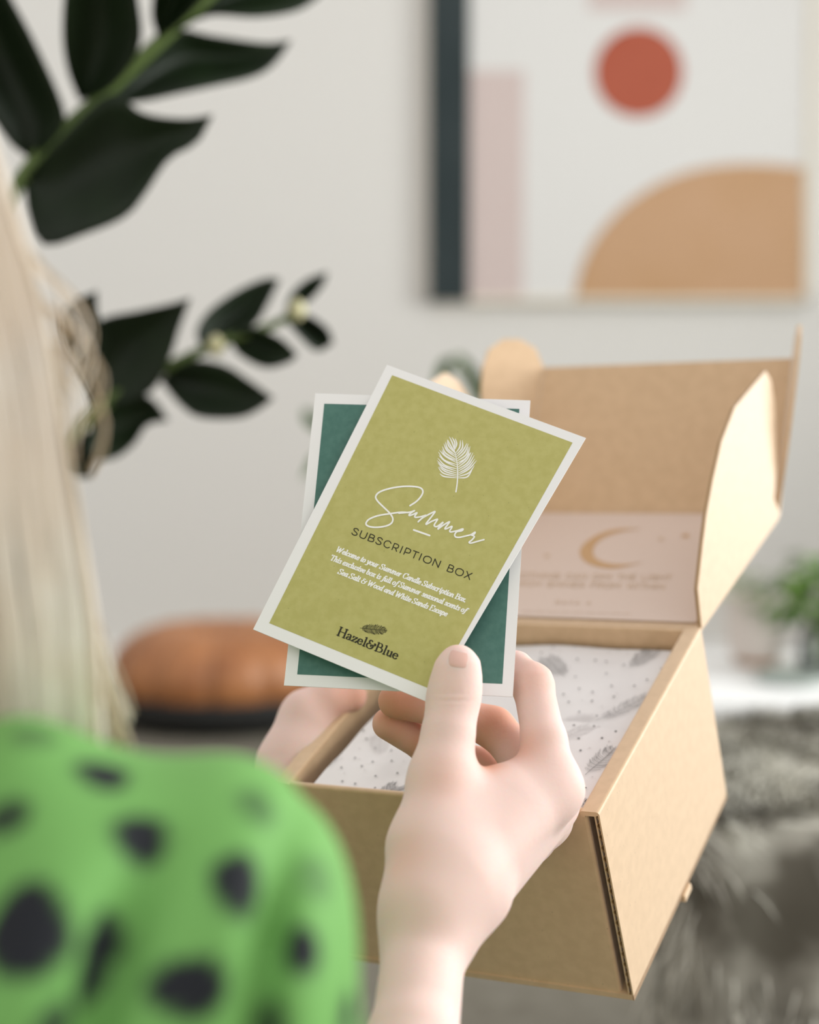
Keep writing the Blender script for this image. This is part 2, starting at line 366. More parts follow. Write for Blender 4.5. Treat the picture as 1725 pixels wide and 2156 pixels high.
# ------------------------------------------------------------------ plants with outline leaves
def outline_leaf(name, base, tip, eA, eB, zb, zt, mt, parent, cup=.03, rows=22, cols=8):
    A = resample(catmull([base]+eA+[tip], 8), rows); B = resample(catmull([base]+eB+[tip], 8), rows)
    V = []
    for i in range(rows):
        s = i/(rows-1); z0 = zb+(zt-zb)*s
        for k in range(cols+1):
            t = k/cols; q = A[i]*(1-t)+B[i]*t
            V.append(tuple(WP(q[0], q[1], z0-cup*abs(2*t-1)**1.3*math.sin(math.pi*min(1,s+.05))+.02*math.sin(math.pi*s))))
    F = [(i*(cols+1)+k, i*(cols+1)+k+1, (i+1)*(cols+1)+k+1, (i+1)*(cols+1)+k) for i in range(rows-1) for k in range(cols)]
    o = mesh_obj(name, V, F, mt, None, True)
    sm = o.modifiers.new('thickness', 'SOLIDIFY'); sm.thickness = .0012; sm.offset = 0
    return anchor(o, parent)
zz = thing('potted_plant', (-.62, 1.75, .012), 'large glossy dark green plant with thick fronds reaching in from the left', 'plant')
m = MB(); m.lathe([(0,0),(.12,0),(.15,.03),(.165,.26),(.155,.27),(.145,.25),(0,.245)], (-.62,1.75,.012), 36); anchor(m.build('pot', M['ceramic'], smooth=True), zz)
m = MB(); m.lathe([(0,0),(.143,0),(.143,.012),(0,.014)], (-.62,1.75,.245), 30); anchor(m.build('soil', M['soil']), zz)
Z1, Z2 = 1.5, 1.6
r1 = [tuple(v) for v in (W(P3(-380,2100,1.68)), W(P3(-330,1300,1.60)), W(P3(-140,700,Z1)), W(P3(50,370,Z1)), W(P3(200,215,Z1)), W(P3(330,92,Z1)), W(P3(430,0,Z1)), W(P3(560,-120,Z1)), W(P3(700,-260,Z1)))]
r1[0] = (-.64, 1.73, .25)
m = MB(); c_ = catmull(r1, 8); m.tube(c_, list(np.linspace(.009,.0045,len(c_))), 10)
f1 = anchor(m.build('frond', M['stem'], smooth=True), zz)
LV = [
 ((52,378),(448,241),[(130,288),(232,198),(300,238),(385,250)],[(60,450),(92,516),(180,492),(262,457),(304,410),(355,335),(415,300)],Z1,Z1-.06),
 ((222,218),(614,84),[(296,122),(372,64),(440,74),(555,90)],[(300,213),(380,196),(450,181),(520,166),(562,148),(592,118)],Z1,Z1+.08),
 ((372,66),(700,-35),[(430,0),(500,-60),(600,-90)],[(440,33),(540,36),(620,24),(664,0)],Z1,Z1+.05),
 ((168,212),(215,-190),[(143,150),(132,70),(140,-40),(165,-130)],[(236,182),(294,98),(290,0),(262,-100)],Z1,Z1-.12),
 ((68,335),(-90,-160),[(20,300),(-40,200),(-90,60)],[(120,286),(136,236),(78,100),(25,0),(-20,-80)],Z1,Z1-.10),
 ((335,84),(470,-190),[(320,20),(350,-90)],[(405,22),(470,-70)],Z1,Z1-.1),
 ((545,-105),(640,-300),[(530,-180)],[(640,-200)],Z1,Z1-.05),
 ((-60,560),(-260,200),[(-160,480),(-250,340)],[(-20,460),(-110,300)],Z1,Z1-.08),
]
for b, t, ea, eb, za, zb_ in LV: outline_leaf('leaflet', b, t, ea, eb, za, zb_, M['leaf'], f1)
r2 = [(-.60,1.74,.25)] + [tuple(W(P3(*q))) for q in ((-260,1500,1.66),(-40,1130,1.62),(180,885,Z2),(300,803,Z2),(440,732,Z2),(560,690,Z2),(640,652,Z2))]
m = MB(); c_ = catmull(r2, 8); m.tube(c_, list(np.linspace(.0085,.0035,len(c_))), 10)
f2 = anchor(m.build('frond', M['stem'], smooth=True), zz)
LV = [
 ((185,800),(204,612),[(135,730),(136,650)],[(225,720),(206,665)],Z2,Z2-.05),
 ((195,860),(402,627),[(160,760),(205,678),(290,655),(350,642)],[(310,830),(355,760),(378,690)],Z2,Z2-.05),
 ((428,738),(590,588),[(414,700),(440,655),(500,612),(560,586)],[(490,722),(540,680),(566,636)],Z2,Z2+.05),
 ((600,668),(690,572),[(612,622),(645,590)],[(650,634),(680,600)],Z2,Z2+.03),
 ((598,665),(702,722),[(640,660),(688,690)],[(618,695),(665,738)],Z2,Z2+.03),
 ((482,712),(626,746),[(530,690),(590,712)],[(505,748),(560,774),(610,762)],Z2,Z2-.04),
 ((338,800),(576,838),[(400,760),(470,768),(520,798)],[(378,850),(420,878),(500,880),(545,862)],Z2,Z2-.04),
 ((195,880),(356,886),[(260,820),(320,840)],[(190,960),(240,965),(282,935),(310,895)],Z2,Z2+.03),
 ((110,940),(190,1005),[(150,900),(215,930)],[(120,985),(160,1005)],Z2,Z2+.03),
]
for b, t, ea, eb, za, zb_ in LV: outline_leaf('leaflet', b, t, ea, eb, za, zb_, M['leaf'], f2, cup=.02)
for px, py in ((455,730),(626,655)):
    m = MB(); c_ = WP(px,py,Z2-.012); m.lathe([(0,-.010),(.006,-.006),(.009,0),(.006,.008),(0,.012)], c_, 16); anchor(m.build('bud', M['bud'], f2 and None, smooth=True), zz)
# second plant far behind the box
bp_ = thing('potted_plant', (.17,2.75,.012), 'tall slender-leaved green plant standing behind the open lid', 'plant')
m = MB(); m.lathe([(0,0),(.10,0),(.12,.02),(.13,.24),(.12,.245),(.115,.225),(0,.22)], (.17,2.75,.012), 32); anchor(m.build('pot', M['white'], smooth=True), bp_)
m = MB()
for q in ([(.17,2.75,.23)]+[tuple(WP(*k)) for k in ((1015,1000,2.75),(1012,880,2.75),(985,800,2.75),(962,768,2.75))], [(.17,2.75,.23)]+[tuple(WP(*k)) for k in ((800,1000,2.75),(700,930,2.75))]):
    m.tube(catmull(q, 6), .004, 8)
anchor(m.build('stem', M['stem'], smooth=True), bp_)
for b, t, ea, eb in (((1040,900),(955,745),[(1012,850),(975,770)],[(1030,830),(985,757)]), ((962,752),(905,850),[(925,765)],[(945,790),(915,830)]),
                     ((700,930),(638,862),[(670,910),(642,890)],[(680,890),(655,866)]), ((690,960),(636,1010),[(660,960)],[(670,990)]), ((1010,900),(1050,1010),[(1020,960)],[(1050,950)])):
    outline_leaf('leaf', b, t, ea, eb, 2.75, 2.72, M['leafmid'], bp_, cup=.02)

# ================================================================== CARDBOARD BOX
def rodr(r):
    r = np.array(r); t = np.linalg.norm(r); k = r/t; K = np.array([[0,-k[2],k[1]],[k[2],0,-k[0]],[-k[1],k[0],0]])
    return np.eye(3)+math.sin(t)*K+(1-math.cos(t))*K@K
BS = 1.06
BR = rodr((.455,.469,-.106)); BT = np.array((.083,.132,.749))*BS
BW, BD, BH = .168*BS, .162*BS, .105*BS
LA, TA, TL = -.095, .753, .102*BS
def b2c(p): return BR @ np.asarray(p, float) + BT
bx = thing('cardboard_mailer_box', (0,0,0), 'open brown kraft mailer box with its lid folded back, held in the left hand', 'box')
R4 = Matrix([list(CRn @ BR[i]) if False else list((CRn @ BR)[i]) for i in range(3)]).to_4x4(); R4.translation = W(BT)
bx.matrix_world = R4
bpy.context.view_layer.update()
def bpart(name, mb, mt, smooth=False, bevel=.0): o = mb.build(name, mt, None, smooth, bevel); o.parent = bx; return o
def ray_plane(px, py, p0, n):                # box-local intersection of a sight line with a box-local plane
    o = BR.T @ (-BT); d = BR.T @ np.array([(px-CX)/FPX, (py-CY)/FPX, 1.0])
    return o + d*(np.dot(n, np.asarray(p0)-o)/np.dot(n, d))
T = .003
# bottom, back
m = MB(); m.box((-BW,BH-T,0),(0,BH,BD)); bpart('bottom_panel', m, M['kraft'])
m = MB(); m.box((-BW+.004,0.0,BD-T),(-.004,BH-T,BD)); bpart('back_panel', m, M['kraft'], bevel=.0008)
# front panel with rounded right fold
m = MB(); m.box((-BW+.006,.0,.001),(-.0068,BH-.0008,.001+.0035)); bpart('front_panel', m, M['kraft'], bevel=.0016)
m = MB(); m.box((-.0085,.0025,.005),(-.0075,BH-.002,.045)); bpart('corner_flap', m, M['kraft'])
def side(xo, sgn, name):                     # rolled double side wall; xo outer face, sgn toward the inside
    m = MB(); n = 9; h = .0095
    m.box((min(xo,xo+sgn*.0008),.0012,0),(max(xo,xo+sgn*.0008),BH,BD))                 # outer liner
    m.box((min(xo+sgn*.0022,xo+sgn*.003),.0014,0.0006),(max(xo+sgn*.0022,xo+sgn*.003),BH,BD))
    m.box((min(xo+sgn*.0075,xo+sgn*.0100),.0012,.004),(max(xo+sgn*.0075,xo+sgn*.0100),BH-.004,BD-.004))   # inner fold
    prof = [(0,.0012)]+[(.0016*(1-math.cos(a)),.0012-.0016*math.sin(a)) for a in np.linspace(0,math.pi/2,5)]+[(h-.0012+.0012*math.sin(a), -.0004+.0012*(1-math.cos(a))) for a in np.linspace(0,math.pi/2,5)]+[(h,.003),(h-.0022,.003),(h-.0022,.0022),(.0022,.0022)]
    m.prism([(xo+sgn*a, b, .0) for a, b in prof], (0,0,BD))
    o = bpart(name, m, M['kraft'])
    m = MB(); k = 240; pts = []
    for i in range(k+1):
        y = .002+(BH-.003)*i/k; x = xo+sgn*(.0015+.0007*math.sin(y*1000)); pts.append((x,y))
    for i in range(k):
        (xa,ya),(xb,yb) = pts[i], pts[i+1]; m.add([(xa-.0002,ya,.0004),(xb-.0002,yb,.0004),(xb-.0002,yb,BD),(xa-.0002,ya,BD),(xa+.0002,ya,.0004),(xb+.0002,yb,.0004),(xb+.0002,yb,BD),(xa+.0002,ya,BD)], [(0,1,2,3),(4,7,6,5),(0,4,5,1)])
    m.build('corrugated_core', M['flute'], o)
side(0.0, -1, 'side_panel'); side(-BW, 1, 'side_panel')
m = MB(); m.box((.0,BH-.013,BD*.30),(.0,BH-.004,BD*.30)); 
tb_ = ray_plane(1432, 1937, (.004,0,0), np.array([1,0,0])); 
m = MB(); zt_ = BD*.47
m.box((-.004,BH-.001,zt_),(.002,BH+.0035,zt_+.012)); bpart('locking_tab', m, M['kraft'], bevel=.001)
# lid
ld = np.array([0,-math.sin(LA),math.cos(LA)]); lu = np.array([0,-math.cos(LA),-math.sin(LA)])   # along the lid, and its upper side
LO = np.array([0,0.0005,BD+.001])
def lidp(x, u, h=0): return tuple(LO+np.array([x,0,0])+ld*u+lu*h)
lid = MB()
def slab(mb, P0, dx, du, nrm, th): mb.prism([P0, np.add(P0,dx), np.add(np.add(P0,dx),du), np.add(P0,du)], tuple(np.asarray(nrm)*-th))
slab(lid, lidp(-BW+.001,0), (BW-.002,0,0), ld*BD, lu, T); lid_o = bpart('lid', lid, M['kraft'], bevel=.0006)
td = np.array([0,-math.sin(TA),math.cos(TA)]); tn = np.array([0,-math.cos(TA),-math.sin(TA)])
TO = np.array(lidp(-BW+.001, BD))
m = MB(); slab(m, TO, (BW-.002,0,0), td*TL, tn, T)
def lpart(name, mb, mt, bevel=0, smooth=False): o = mb.build(name, mt, None, smooth, bevel); o.parent = lid_o; return o
lpart('tuck_flap', m, M['kraft'], .0005)
# right dust flap of the lid
out = [(1462,1326),(1470,1240),(1480,1150),(1488,1085),(1502,1010),(1520,930),(1548,858),(1580,820),(1613,781),(1624,800),(1632,850),(1637,920),(1636,990),(1630,1050),(1641,1085)]
fl = [ray_plane(x, y, (0,0,0), np.array([1.,0,0])) for x, y in out]
fl[0] = np.array(lidp(0,.0)); fl[-1] = np.array(lidp(0,BD))
m = MB(); m.prism([tuple(p) for p in fl], (-.0022,0,0)); o = lpart('dust_flap', m, M['kraft'])
m = MB()
for i in range(8):
    a_, b_ = fl[i], fl[i+1]; nv = lu*-.00025 
    for dx in (-.0008, -.0015):
        m.add([tuple(a_+np.array([dx,0,0])+lu*.00012-ld*.00012), tuple(b_+np.array([dx,0,0])+lu*.00012-ld*.00012), tuple(b_+np.array([dx-.0004,0,0])+lu*.00012-ld*.00012), tuple(a_+np.array([dx-.0004,0,0])+lu*.00012-ld*.00012)], [(0,1,2,3)])
m.build('corrugated_core', M['flute'], o)
# left dust flap, leaning outwards
m = MB(); lf = []
for p in fl:
    r_ = p-np.array(lidp(0,0)); u_ = r_@ld; h_ = r_@lu; lf.append(tuple(np.array(lidp(-BW,u_,0))+(lu*.93+np.array([-.37,0,0]))*h_*1.15))
m.prism(lf, (.0022,0,0)); lpart('dust_flap', m, M['kraft'])
# tuck ears
ear_px = [(1143,765),(1128,733),(1095,714),(1060,714),(1030,735),(1017,775),(1014,830),(1024,900),(1050,980),(1100,1075)]
DEL = math.radians(52); ed = np.array([-math.cos(DEL),0,0])+tn*math.sin(DEL); en = np.cross(ed, td)
E0 = np.array([-BW+.001,0,0])*1.0+np.array([0,TO[1],TO[2]])
ear = [ray_plane(x, y, E0, en) for x, y in ear_px]; ear[0] = E0+td*TL; ear[-1] = E0
m = MB(); m.prism([tuple(p) for p in ear], tuple(en/np.linalg.norm(en)*.0022)); lpart('tuck_ear', m, M['kraft'])
er = []
E1 = E0+np.array([BW-.002,0,0]); d2 = np.array([math.cos(math.radians(70)),0,0])+tn*math.sin(math.radians(70))
for p in ear:
    r_ = p-E0; er.append(tuple(E1+td*(r_@td)+d2*(r_@ed)*.85))
m = MB(); m.prism(er, tuple(np.cross(d2, td)*.0022)); lpart('tuck_ear', m, M['kraft'])

# ------------------------------------------------------------------ stroke lettering
def smooth(*p): return ('c', p)
def line(*p): return ('l', p)
X = .62
G = {  # char: (advance, strokes) on cap height 1
'S':(.62,[smooth((.54,.82),(.42,.97),(.27,1),(.09,.9),(.07,.72),(.2,.57),(.4,.46),(.55,.30),(.5,.1),(.31,0),(.13,.03),(.01,.17))]),
'U':(.74,[smooth((.04,1),(.04,.7),(.04,.36),(.12,.08),(.35,0),(.58,.08),(.66,.36),(.66,.7),(.66,1))]),
'B':(.66,[line((.05,0),(.05,1)),smooth((.05,1),(.34,1),(.52,.9),(.5,.62),(.32,.54),(.05,.54)),smooth((.32,.54),(.58,.44),(.58,.12),(.36,0),(.05,0))]),
'C':(.76,[smooth((.68,.80),(.52,.97),(.36,1),(.12,.85),(.03,.5),(.12,.15),(.36,0),(.54,.03),(.68,.2))]),
'R':(.66,[line((.05,0),(.05,1)),smooth((.05,1),(.34,1),(.54,.88),(.52,.54),(.32,.42),(.05,.42)),line((.32,.42),(.56,0))]),
'I':(.24,[line((.08,0),(.08,1))]),
'P':(.62,[line((.05,0),(.05,1)),smooth((.05,1),(.36,1),(.56,.88),(.54,.50),(.34,.38),(.05,.38))]),
'T':(.62,[line((0,1),(.60,1)),line((.30,1),(.30,0))]),
'O':(.86,[smooth((.42,1),(.12,.86),(.02,.5),(.12,.14),(.42,0),(.72,.14),(.82,.5),(.72,.86),(.42,1))]),
'N':(.78,[line((.05,0),(.05,1),(.68,0),(.68,1))]),
'X':(.66,[line((.0,0),(.60,1)),line((.02,1),(.62,0))]),
'H':(.76,[line((.05,0),(.05,1)),line((.68,0),(.68,1)),line((.05,.52),(.68,.52))]),
'G':(.80,[smooth((.68,.80),(.52,.97),(.36,1),(.12,.85),(.03,.5),(.12,.15),(.36,0),(.6,.06),(.70,.2)),line((.70,.2),(.70,.48),(.42,.48))]),
'A':(.70,[line((0,0),(.33,1),(.66,0)),line((.12,.34),(.54,.34))]),
'D':(.76,[line((.05,0),(.05,1)),smooth((.05,1),(.40,1),(.68,.78),(.70,.4),(.52,.06),(.05,0))]),
'M':(.92,[line((.05,0),(.05,1),(.44,.3),(.82,1),(.82,0))]),
'L':(.56,[line((.05,1),(.05,0),(.52,0))]),
'E':(.60,[line((.52,1),(.05,1),(.05,0),(.54,0)),line((.05,.52),(.46,.52))]),
'F':(.58,[line((.52,1),(.05,1),(.05,0)),line((.05,.52),(.44,.52))]),
'W':(1.06,[line((0,1),(.26,0),(.5,.95),(.74,0),(1.0,1))]),
'Y':(.66,[line((0,1),(.32,.5),(.64,1)),line((.32,.5),(.32,0))]),
' ':(.42,[]),
}
I = {  # italic / serif lower case and capitals
'W':(1.0,[line((.08,1),(.20,.02),(.50,.86),(.58,.02),(.92,.98)),line((-.02,1),(.2,1)),line((.82,1),(1.0,1))]),
'T':(.62,[line((.0,.86),(.03,1),(.64,1),(.62,.86)),line((.32,1),(.30,0)),line((.18,0),(.44,0))]),
'S':(.62,[smooth((.52,.80),(.44,.96),(.28,1),(.12,.88),(.12,.70),(.26,.54),(.42,.42),(.50,.24),(.40,.04),(.22,0),(.08,.06),(.02,.24)),line((.53,.98),(.52,.78)),line((.02,.24),(.0,.02))]),
'C':(.70,[smooth((.62,.78),(.52,.96),(.38,1),(.14,.85),(.05,.5),(.14,.12),(.34,0),(.5,.05),(.62,.2)),line((.64,1),(.62,.76))]),
'B':(.64,[line((.12,0),(.12,1)),smooth((.0,1),(.34,1),(.50,.88),(.48,.62),(.30,.54),(.12,.54)),smooth((.30,.54),(.56,.42),(.56,.12),(.36,0),(.0,0))]),
'E':(.64,[line((.12,0),(.12,1)),line((.0,1),(.56,1),(.55,.82)),line((.12,.52),(.42,.52)),line((.0,0),(.58,0),(.60,.2))]),
'a':(.50,[smooth((.38,.52),(.26,X),(.10,.46),(.04,.22),(.12,.02),(.26,.08),(.38,.40)),smooth((.40,X),(.37,.3),(.36,.08),(.43,.0),(.50,.08))]),
'b':(.48,[line((.10,1),(.06,.14)),smooth((.08,.34),(.22,.60),(.36,.56),(.40,.36),(.32,.08),(.16,0),(.06,.12))]),
'c':(.40,[smooth((.36,.48),(.28,X),(.12,.52),(.04,.26),(.10,.03),(.24,0),(.36,.12))]),
'd':(.52,[smooth((.38,.52),(.26,X),(.10,.46),(.04,.22),(.12,.02),(.26,.08),(.38,.40)),smooth((.44,1),(.38,.4),(.37,.08),(.43,.0),(.50,.08))]),
'e':(.42,[smooth((.07,.26),(.26,.32),(.36,.46),(.28,.61),(.13,.54),(.04,.28),(.10,.03),(.24,0),(.37,.13))]),
'f':(.34,[smooth((.50,.92),(.40,1.02),(.28,.92),(.20,.4),(.14,-.12),(.04,-.28),(-.08,-.24)),line((.08,.60),(.38,.60))]),
'h':(.52,[line((.12,1),(.06,0)),smooth((.08,.36),(.24,.60),(.36,.56),(.38,.36),(.34,.08),(.42,0),(.50,.08))]),
'i':(.26,[smooth((.02,.54),(.12,X),(.11,.3),(.10,.06),(.17,0),(.24,.08)),line((.13,.80),(.14,.90))]),
'l':(.26,[smooth((.02,.96),(.12,1),(.11,.5),(.10,.08),(.16,0),(.24,.08))]),
'm':(.78,[line((.10,X),(.05,0)),smooth((.07,.36),(.22,.60),(.32,.54),(.31,.3),(.29,0)),smooth((.30,.36),(.46,.60),(.58,.56),(.59,.3),(.57,.06),(.64,0),(.72,.08))]),
'n':(.54,[line((.10,X),(.05,0)),smooth((.07,.36),(.24,.60),(.36,.56),(.37,.3),(.35,.06),(.42,0),(.50,.08))]),
'o':(.46,[smooth((.24,X),(.10,.50),(.04,.26),(.10,.04),(.20,0),(.34,.10),(.40,.36),(.35,.56),(.24,X))]),
'p':(.50,[line((.12,X),(.04,-.30)),line((-.04,-.30),(.12,-.30)),smooth((.08,.34),(.24,.60),(.38,.56),(.42,.36),(.34,.08),(.18,0),(.08,.10))]),
'r':(.38,[line((.10,X),(.05,0)),smooth((.07,.34),(.20,.58),(.36,.60))]),
's':(.36,[smooth((.32,.50),(.22,X),(.09,.52),(.12,.38),(.26,.26),(.27,.08),(.14,0),(.01,.12))]),
't':(.30,[smooth((.16,.84),(.13,.5),(.09,.1),(.16,0),(.26,.08)),line((.0,.58),(.28,.60))]),
'u':(.54,[smooth((.02,.54),(.11,X),(.09,.3),(.09,.06),(.20,0),(.36,.26)),smooth((.42,X),(.38,.3),(.37,.06),(.43,0),(.50,.08))]),
'v':(.44,[smooth((.02,.56),(.10,X),(.13,.3),(.16,.0)),smooth((.16,0),(.34,.24),(.38,.5),(.32,X))]),
'x':(.46,[smooth((.02,.54),(.12,X),(.22,.3),(.30,.02),(.42,.08)),line((.40,.60),(.02,.02))]),
'y':(.48,[smooth((.02,.56),(.10,X),(.14,.3),(.20,.02)),smooth((.42,X),(.36,.26),(.20,-.16),(.04,-.30),(-.08,-.24))]),
'&':(.80,[smooth((.44,.84),(.30,.92),(.18,.82),(.22,.62),(.38,.54)),smooth((.38,.54),(.12,.48),(.04,.24),(.20,.0),(.46,.02),(.62,.24),(.56,.46),(.44,.42)),smooth((.50,.50),(.68,.52),(.76,.66))]),
'.':(.20,[line((.06,.0),(.06,.08))]), ' ':(.24,[]),
}
SF = {  # upright bold serif for the wordmark
'H':(.86,[line((.14,0),(.14,1)),line((.68,0),(.68,1)),line((.14,.52),(.68,.52)),line((.0,1),(.28,1)),line((.0,0),(.28,0)),line((.54,1),(.82,1)),line((.54,0),(.82,0))]),
'a':(.52,[smooth((.06,.50),(.14,.60),(.28,.60),(.36,.46),(.36,.2),(.38,.06),(.50,.04)),smooth((.36,.36),(.14,.28),(.05,.13),(.13,.01),(.26,.03),(.36,.16))]),
'z':(.50,[line((.05,.46),(.07,.58),(.42,.58)),line((.42,.58),(.04,.03)),line((.04,.03),(.42,.03),(.46,.18))]),
'e':(.52,[smooth((.08,.34),(.42,.34),(.38,.54),(.25,.61),(.10,.50),(.05,.28),(.14,.05),(.30,0),(.45,.12))]),
'l':(.32,[line((.15,0),(.15,1)),line((.02,.98),(.15,.98)),line((.02,0),(.30,0))]),
'&':(.84,[smooth((.42,.84),(.30,.93),(.16,.80),(.22,.60),(.36,.54)),smooth((.36,.54),(.10,.46),(.04,.22),(.20,.0),(.46,.0),(.62,.22),(.56,.44),(.40,.38),(.44,.26)),smooth((.52,.48),(.66,.46),(.78,.56),(.74,.70),(.66,.64))]),
'B':(.74,[line((.15,0),(.15,1)),line((.0,1),(.15,1)),line((.0,0),(.15,0)),smooth((.15,.98),(.40,.98),(.52,.80),(.46,.58),(.15,.53)),smooth((.40,.54),(.62,.44),(.64,.16),(.44,.02),(.15,.02))]),
'u':(.58,[smooth((.13,.60),(.12,.36),(.13,.1),(.24,.01),(.42,.14)),line((.44,.60),(.44,.02)),line((.0,.59),(.14,.59)),line((.32,.59),(.44,.59)),line((.44,.02),(.56,.03))]),
}
RL = [0.0, 0]                                # tiny stacking height so overlapping strokes never share a plane
def ribbon(mb, pts, w, put, cap=False):      # pts (n,2), w (n,) full widths, put maps (n,2)->3-D
    pts = np.asarray(pts, float); n = len(pts)
    if n < 2: return
    d = np.gradient(pts, axis=0); d /= np.linalg.norm(d, axis=1)[:,None]+1e-12
    nn = np.stack([-d[:,1], d[:,0]], 1); w = np.broadcast_to(w, (n,))
    if cap:
        e0 = pts[0]-d[0]*w[0]*.42; e1 = pts[-1]+d[-1]*w[-1]*.42
        pts = np.vstack([e0, pts, e1]); nn = np.vstack([nn[0], nn, nn[-1]]); w = np.r_[w[0]*.45, w, w[-1]*.45]; n += 2
    RL[1] = (RL[1]+1) % 14; ramp = RL[1]*4e-6+np.arange(n)*2.5e-7; RL[0] = np.r_[ramp, ramp]
    LR = put(np.vstack([pts+nn*w[:,None]/2, pts-nn*w[:,None]/2])); L, Rr = list(LR[:n]), list(LR[n:]); RL[0] = 0.0
    mb.add(list(L)+list(Rr), [(i,i+1,n+i+1,n+i) for i in range(n-1)])
def densify(p, n=5):
    p = np.asarray(p, float); out = []
    for a, b in zip(p[:-1], p[1:]):
        for k in range(n): out.append(a+(b-a)*k/n)
    out.append(p[-1]); return np.array(out)
def text(mb, s, font, p0, p1, up, put, thick, thin, track=0.0, slant=0.0):
    """letters from p0 to p1 (baseline ends) with cap-height vector up; widths in the units of p0"""
    p0 = np.array(p0, float); p1 = np.array(p1, float); up = np.array(up, float)
    tot = sum(font[c][0]+track for c in s)-track; H = np.linalg.norm(up)
    ex = (p1-p0)/tot; upu = up; x = 0.0
    for c in s:
        adv, st = font[c]
        for kind, pts in st:
            if kind == 'c': q = catmull(pts, 5); segs = [q]
            else: segs = [densify(pts[i:i+2], 2) for i in range(len(pts)-1)]
            for q in segs:
                q = np.asarray(q); d = np.gradient(q, axis=0); v = np.abs(d[:,1])/(np.linalg.norm(d, axis=1)+1e-9)
                w = thin+(thick-thin)*v**1.3
                Q = p0+np.outer(x+q[:,0]+slant*q[:,1], ex)+np.outer(q[:,1], upu)
                ribbon(mb, Q, w, put, cap=True)
        x += adv+track

# ------------------------------------------------------------------ tissue paper in the box
TX0, TX1, TZ0, TZ1 = -BW+.021, -.0102, .0036, BD-.006
def tis_y(x, z): return .0022+.010*(z/BD)-.0022*np.exp(-((z-.02)/.03)**2)*0 + .0007*np.sin(x*95+z*40)*np.minimum(1, z/.03) + .0006*np.sin(z*120-x*60)*np.minimum(1, z/.03)
ts = thing('tissue_paper', (0,0,0), 'white tissue paper printed with grey feathers and dots inside the box', 'tissue paper')
ts.matrix_world = R4; bpy.context.view_layer.update()
n1, n2 = 50, 50
gx = np.linspace(TX0, TX1, n1); gz = np.linspace(TZ0, TZ1, n2)
V = [(x, float(tis_y(x,z)), z) for z in gz for x in gx]
def crumple_edge(i, v): return v
V += [(x, .03, z) for z in gz for x in gx][:0]
F = [(j*n1+i, j*n1+i+1, (j+1)*n1+i+1, (j+1)*n1+i) for j in range(n2-1) for i in range(n1-1)]
nb_ = len(V)                                   # turned-down rim of the sheet
rim = [(i,0) for i in range(n1)]+[(n1-1,j) for j in range(1,n2)]+[(i,n2-1) for i in range(n1-2,-1,-1)]+[(0,j) for j in range(n2-2,0,-1)]
for (i,j) in rim: p = V[j*n1+i]; V.append((p[0], p[1]+.03, p[2]))
for k in range(len(rim)):
    k2 = (k+1)%len(rim); a_ = rim[k][1]*n1+rim[k][0]; b_ = rim[k2][1]*n1+rim[k2][0]; F.append((a_, b_, nb_+k2, nb_+k))
o = mesh_obj('sheet', V, F, M['tissue'], ts, True)
def tis_px(px, py, lift=.0003):
    o_ = BR.T @ (-BT); d = BR.T @ np.array([(px-CX)/FPX, (py-CY)/FPX, 1.0]); t = (.006-o_[1])/d[1]
    for _ in range(4): p = o_+d*t; t = (float(tis_y(p[0],p[2]))-lift-o_[1])/d[1]
    return (o_+d*t)
# overlapping folded edge
fo = [tis_px(*q) for q in ((1180,1516),(1235,1526),(1290,1536),(1332,1546))]
V = []; nn_ = 24
zl = lambda x: np.interp(x, [p[0] for p in sorted(fo, key=lambda p: p[0])], [p[2] for p in sorted(fo, key=lambda p: p[0])])
slope_ = (fo[-1][2]-fo[0][2])/(fo[-1][0]-fo[0][0])
for j in range(nn_):
    for i in range(n1):
        x = gx[i]; ze = min(fo[0][2]+slope_*(x-fo[0][0]), TZ1); z = TZ0+.0002+(ze-TZ0)*j/(nn_-1)
        V.append((x, float(tis_y(x,z))-.00035-.0006*(j/(nn_-1))**3, z))
F = [(j*n1+i, j*n1+i+1, (j+1)*n1+i+1, (j+1)*n1+i) for j in range(nn_-1) for i in range(n1-1)]
mesh_obj('folded_over_sheet', V, F, M['tissue'], ts, True)
def tput(P, l=.00115):
    e = np.broadcast_to(RL[0], (len(P),)); return [(x, float(tis_y(x,z))-l-e[i], z) for i, (x, z) in enumerate(P)]
def tuv(px, py): p = tis_px(px, py, .001); return np.array([p[0], p[2]])
mk, mf = MB(), MB()
def inside(P): P = np.asarray(P); return (P[:,0] > TX0+.0005).all() and (P[:,0] < TX1-.0003).all() and (P[:,1] > TZ0+.0004).all() and (P[:,1] < TZ1).all()
